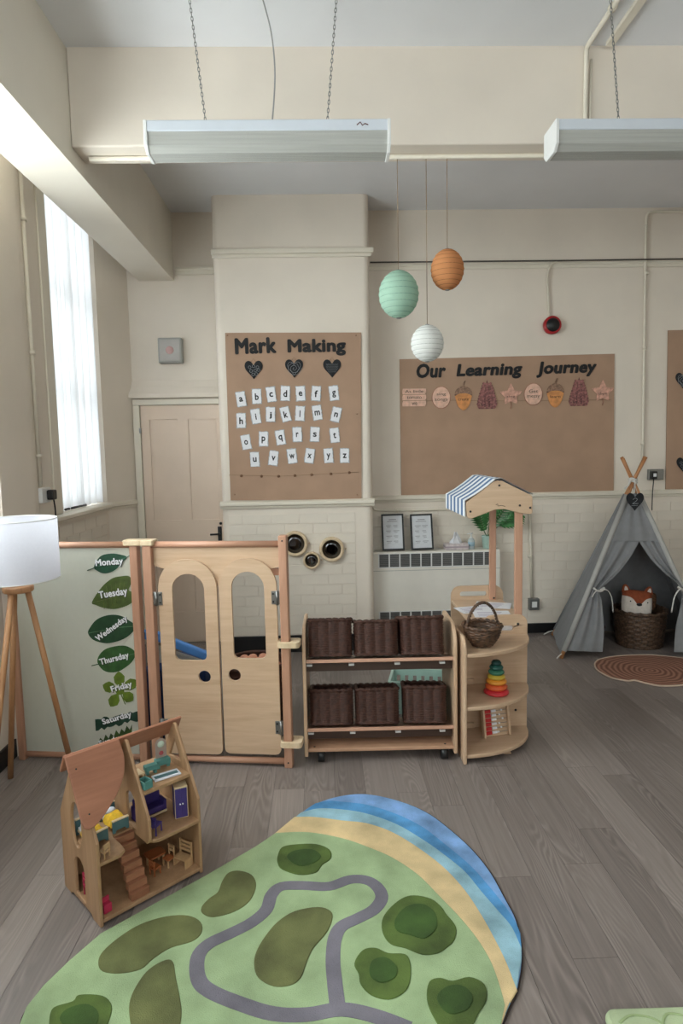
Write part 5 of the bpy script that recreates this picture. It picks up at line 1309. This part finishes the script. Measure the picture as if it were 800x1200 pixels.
# =================================================================== RUGS
def floor_poly(px, z, k=6, sm=True):
    q = [(at(x, y, Z=z).x, at(x, y, Z=z).y) for x, y in px]
    return smooth_closed(q, k) if sm else q
def rug_mat(name, rgb, var=.12): return M(name, rgb, .95, var*1.25, 7, .7, 300)
outline = [(22, 1200), (30, 1180), (50, 1155), (80, 1126), (117, 1094), (178, 1060), (240, 1026), (300, 991), (322, 975), (350, 953), (370, 940), (400, 931), (430, 929), (465, 936), (500, 950), (530, 972), (555, 995), (575, 1020), (592, 1050), (605, 1075), (611, 1100), (613, 1122), (608, 1155), (600, 1173), (588, 1200),
           (560, 1250), (500, 1310), (420, 1350), (320, 1370), (200, 1365), (110, 1330), (50, 1280), (22, 1235)]
rug = thing('landscape_rug', 'thick tufted play rug with grass, path, sand and sea', 'rug', at(330, 1080, Z=0))
ro = Vector(rug.location)
def rug_part(name, poly, z0, z1, mat, parent=rug, bevel=.003): return MB().prism([(x-ro.x, y-ro.y) for x, y in poly], z0, z1, 'xy').build(name, mat, parent, bevel=bevel)
H = .016
rug_part('backing', floor_poly(outline, H), .001, .008, M('rug_backing', (64, 52, 48), .95), bevel=0)
def cz4(l): return [(400+x*.5, 900+y*.5) for x, y in l]
def inset(pts, k=.992):
    cx_ = sum(p[0] for p in pts)/len(pts); cy_ = sum(p[1] for p in pts)/len(pts); return [(cx_+(x-cx_)*k, cy_+(y-cy_)*k) for x, y in pts]
land_rest_right = inset(outline, .9975)[24:]+inset(outline, .9975)[:8]
def region(curve, right_extra, left_extra):
    pts = curve+right_extra+land_rest_right+left_extra
    q = [(at(x, y, Z=H).x, at(x, y, Z=H).y) for x, y in pts]; return q
sm_ = lambda c: [(v.x, v.y) for v in smooth_open(c, 5)]
c0 = sm_([(369, 941), (385, 938)]+cz4([(0, 78), (60, 85), (130, 107), (190, 137), (240, 175), (300, 225), (350, 280), (400, 345), (419, 385)]))
c1 = sm_([(352, 952), (372, 947)]+cz4([(0, 96), (60, 106), (130, 131), (190, 166), (240, 201), (290, 242), (330, 290), (370, 336), (400, 372), (422, 420)]))
c2 = sm_([(345, 957), (368, 957)]+cz4([(0, 122), (60, 129), (120, 150), (180, 186), (240, 232), (290, 286), (330, 346), (360, 400), (385, 450), (405, 500), (412, 520)]))
c3 = sm_([(323, 976), (360, 975)]+cz4([(0, 164), (60, 184), (120, 210), (180, 250), (230, 300), (280, 352), (320, 402), (350, 452), (370, 505), (384, 556)]))
rug_part('outer_sea', floor_poly(inset(outline, .993), H), .008, .0150, rug_mat('rug_periwinkle', (126, 164, 212), .24))
rug_part('bright_sea', region(c0, [(611, 1110), (611, 1125), (606, 1155), (598, 1173)], [(323, 976), (351, 954)]), .008, .0155, rug_mat('rug_bright_blue', (88, 154, 208), .24))
rug_part('shallow_sea', region(c1, [(611, 1125), (606, 1155), (598, 1173)], [(323, 977)]), .008, .0160, rug_mat('rug_pale_blue', (156, 196, 210), .2))
rug_part('sand', region(c2, [(604, 1163), (597, 1175)], [(321, 977)]), .008, .0165, rug_mat('rug_sand', (222, 196, 148), .14))
rug_part('grass', region(c3, [], []), .008, .0172, rug_mat('rug_grass', (160, 182, 138), .13))
def z3(l): return [(x*.5, 900+y*.5) for x, y in l]
OL1, OL2, OL3 = rug_mat('rug_olive', (104, 108, 66), .22), rug_mat('rug_bush', (86, 106, 50), .26), rug_mat('rug_bush_dark', (62, 88, 38), .26)
for l in ([(560, 240), (590, 250), (600, 275), (585, 310), (550, 335), (500, 348), (475, 340), (472, 325), (490, 305), (510, 290), (520, 265), (535, 245)],
          [(230, 455), (240, 430), (280, 395), (330, 365), (390, 347), (440, 345), (470, 360), (472, 385), (450, 405), (400, 420), (360, 445), (330, 470), (280, 480), (240, 475)],
          [(405, 453), (412, 490), (422, 540), (425, 580), (412, 625), (360, 640), (315, 620), (303, 580), (305, 540), (325, 500), (350, 470), (385, 450)],
          [(745, 325), (775, 335), (778, 355), (765, 385), (735, 420), (720, 450), (705, 490), (680, 508), (640, 510), (605, 490), (595, 460), (600, 430), (620, 395), (650, 360), (690, 335)]):
    rug_part('field', floor_poly(z3(l), .02, 4), .015, .0205, OL1)
for conv, o_, i_ in ((z3, [(650, 205), (660, 185), (690, 178), (740, 177), (772, 190), (775, 210), (755, 225), (740, 243), (700, 248), (660, 235), (650, 220)], [(672, 208), (690, 193), (730, 190), (752, 205), (735, 222), (700, 228)]),
                     (z3, [(115, 590), (125, 560), (170, 545), (185, 530), (240, 532), (262, 555), (255, 590), (240, 620), (200, 645), (140, 640), (118, 620)], [(140, 590), (155, 565), (200, 552), (230, 570), (222, 605), (175, 615)]),
                     (cz4, [(95, 355), (110, 330), (140, 305), (170, 297), (210, 305), (235, 325), (245, 340), (268, 370), (265, 400), (245, 420), (225, 432), (190, 435), (150, 420), (115, 410), (97, 385)], [(125, 355), (150, 325), (190, 318), (220, 340), (222, 375), (195, 398), (160, 390), (130, 380)]),
                     (cz4, [(30, 455), (50, 425), (80, 420), (110, 432), (150, 435), (162, 460), (160, 500), (145, 525), (110, 540), (70, 530), (45, 505), (40, 480)], [(65, 470), (75, 448), (105, 443), (130, 465), (125, 490), (95, 502), (70, 490)]),
                     (cz4, [(205, 500), (230, 490), (260, 497), (300, 488), (335, 505), (340, 540), (320, 575), (300, 605), (240, 610), (215, 580), (200, 540)], [(225, 530), (250, 510), (285, 510), (308, 535), (295, 565), (255, 575), (230, 555)])):
    b_ = rug_part('bush', floor_poly(conv(o_), .022, 4), .015, .0215, OL2)
    rug_part('bush_crown', floor_poly(conv(i_), .024, 4), .0205, .0245, OL3, b_)
path = [(480, 1205), (440, 1190), (400, 1182), (360, 1188), (320, 1187), (280, 1175), (245, 1160), (232, 1145), (232, 1120), (245, 1105), (270, 1093), (295, 1080), (312, 1065), (318, 1048), (330, 1038), (355, 1037), (385, 1038), (410, 1030), (430, 1031), (443, 1040), (447, 1052), (438, 1065), (420, 1075), (400, 1085), (392, 1100), (390, 1125), (392, 1150), (396, 1184)]
pp = smooth_open([(at(x, y, Z=.02).x, at(x, y, Z=.02).y) for x, y in path], 5)
hw = .023; vs = []; n = len(pp)
for i, p in enumerate(pp):
    d_ = (pp[min(i+1, n-1)]-pp[max(i-1, 0)]).normalized(); s_ = Vector((-d_.y, d_.x, 0))
    for sgn in (-1, 1):
        for z in (.0165, .0188-.0004*i/n): vs.append(Vector((p.x-ro.x, p.y-ro.y, z))+s_*hw*sgn)
fs = []
for i in range(n-1):
    a_, b_ = i*4, (i+1)*4
    if i == n-2: fs.append((b_, b_+1, b_+3, b_+2))
    fs += [(a_+1, a_+3, b_+3, b_+1), (a_, b_, b_+1, a_+1), (a_+2, a_+3, b_+3, b_+2)]
MB().add(vs, fs).build('path', rug_mat('rug_path_grey', (120, 116, 126), .15), rug)
# pale green second rug in the near corner
c = at(704, 1183, Z=.02)
t = thing('shaggy_mat', 'pale green thick mat with leaf outlines in the near corner', 'rug', (c.x, c.y, 0), R(-1))
MB().prism(rrect(0, .75, -.55, 0, .035, 6), .001, .026, 'xy').build('pile', rug_mat('mat_pale_green', (176, 190, 152), .14), t, bevel=.010)
for k in range(4):
    MB().tube(smooth_open([(.03+.1*k, -.05-.03*(k % 2), .0265), (.07+.1*k, -.028, .027), (.12+.1*k, -.035, .0265), (.15+.1*k, -.06, .0265)], 5), .004, 6, flat=.5).build('leaf_outline', rug_mat('mat_line_green', (158, 176, 128), .1), t)
# round brown mat before the tent
mp_ = [(697, 777), (704, 772), (725, 768.5), (760, 767.5), (795, 770.5), (815, 775), (824, 783), (825, 791), (818, 798), (800, 802.5), (775, 803.5), (757, 800.5), (744, 797), (733, 797.5), (714, 793), (700, 785)]
q = floor_poly(mp_, .01, 5); mc = (sum(p[0] for p in q)/len(q), sum(p[1] for p in q)/len(q))
m_, nt, b_ = base_mat('tree_ring_print')
tc = N(nt, 'ShaderNodeTexCoord'); wv = N(nt, 'ShaderNodeTexWave'); wv.wave_type = 'RINGS'; wv.rings_direction = 'Z'; wv.inputs['Scale'].default_value = 9; wv.inputs['Distortion'].default_value = 3.5; wv.inputs['Detail'].default_value = 3
nt.links.new(tc.outputs['Object'], wv.inputs[0]); rp = N(nt, 'ShaderNodeValToRGB'); rp.color_ramp.elements[0].color = lin((112, 72, 58)); rp.color_ramp.elements[1].color = lin((168, 122, 100)); nt.links.new(wv.outputs[0], rp.inputs[0]); nt.links.new(rp.outputs[0], b_.inputs['Base Color']); b_.inputs['Roughness'].default_value = .9
t = thing('tree_slice_mat', 'brown mat printed with tree rings in front of the tent', 'mat', (mc[0], mc[1], 0))
MB().prism([(x-mc[0], y-mc[1]) for x, y in q], .001, .010, 'xy').build('mat_pile', m_, t, bevel=.002)
ring = [(x-mc[0], y-mc[1], .008) for x, y in q]
MB().tube(ring, .006, 6, closed=True).build('cream_edging', M('cream_edging', (206, 184, 164), .9), t)
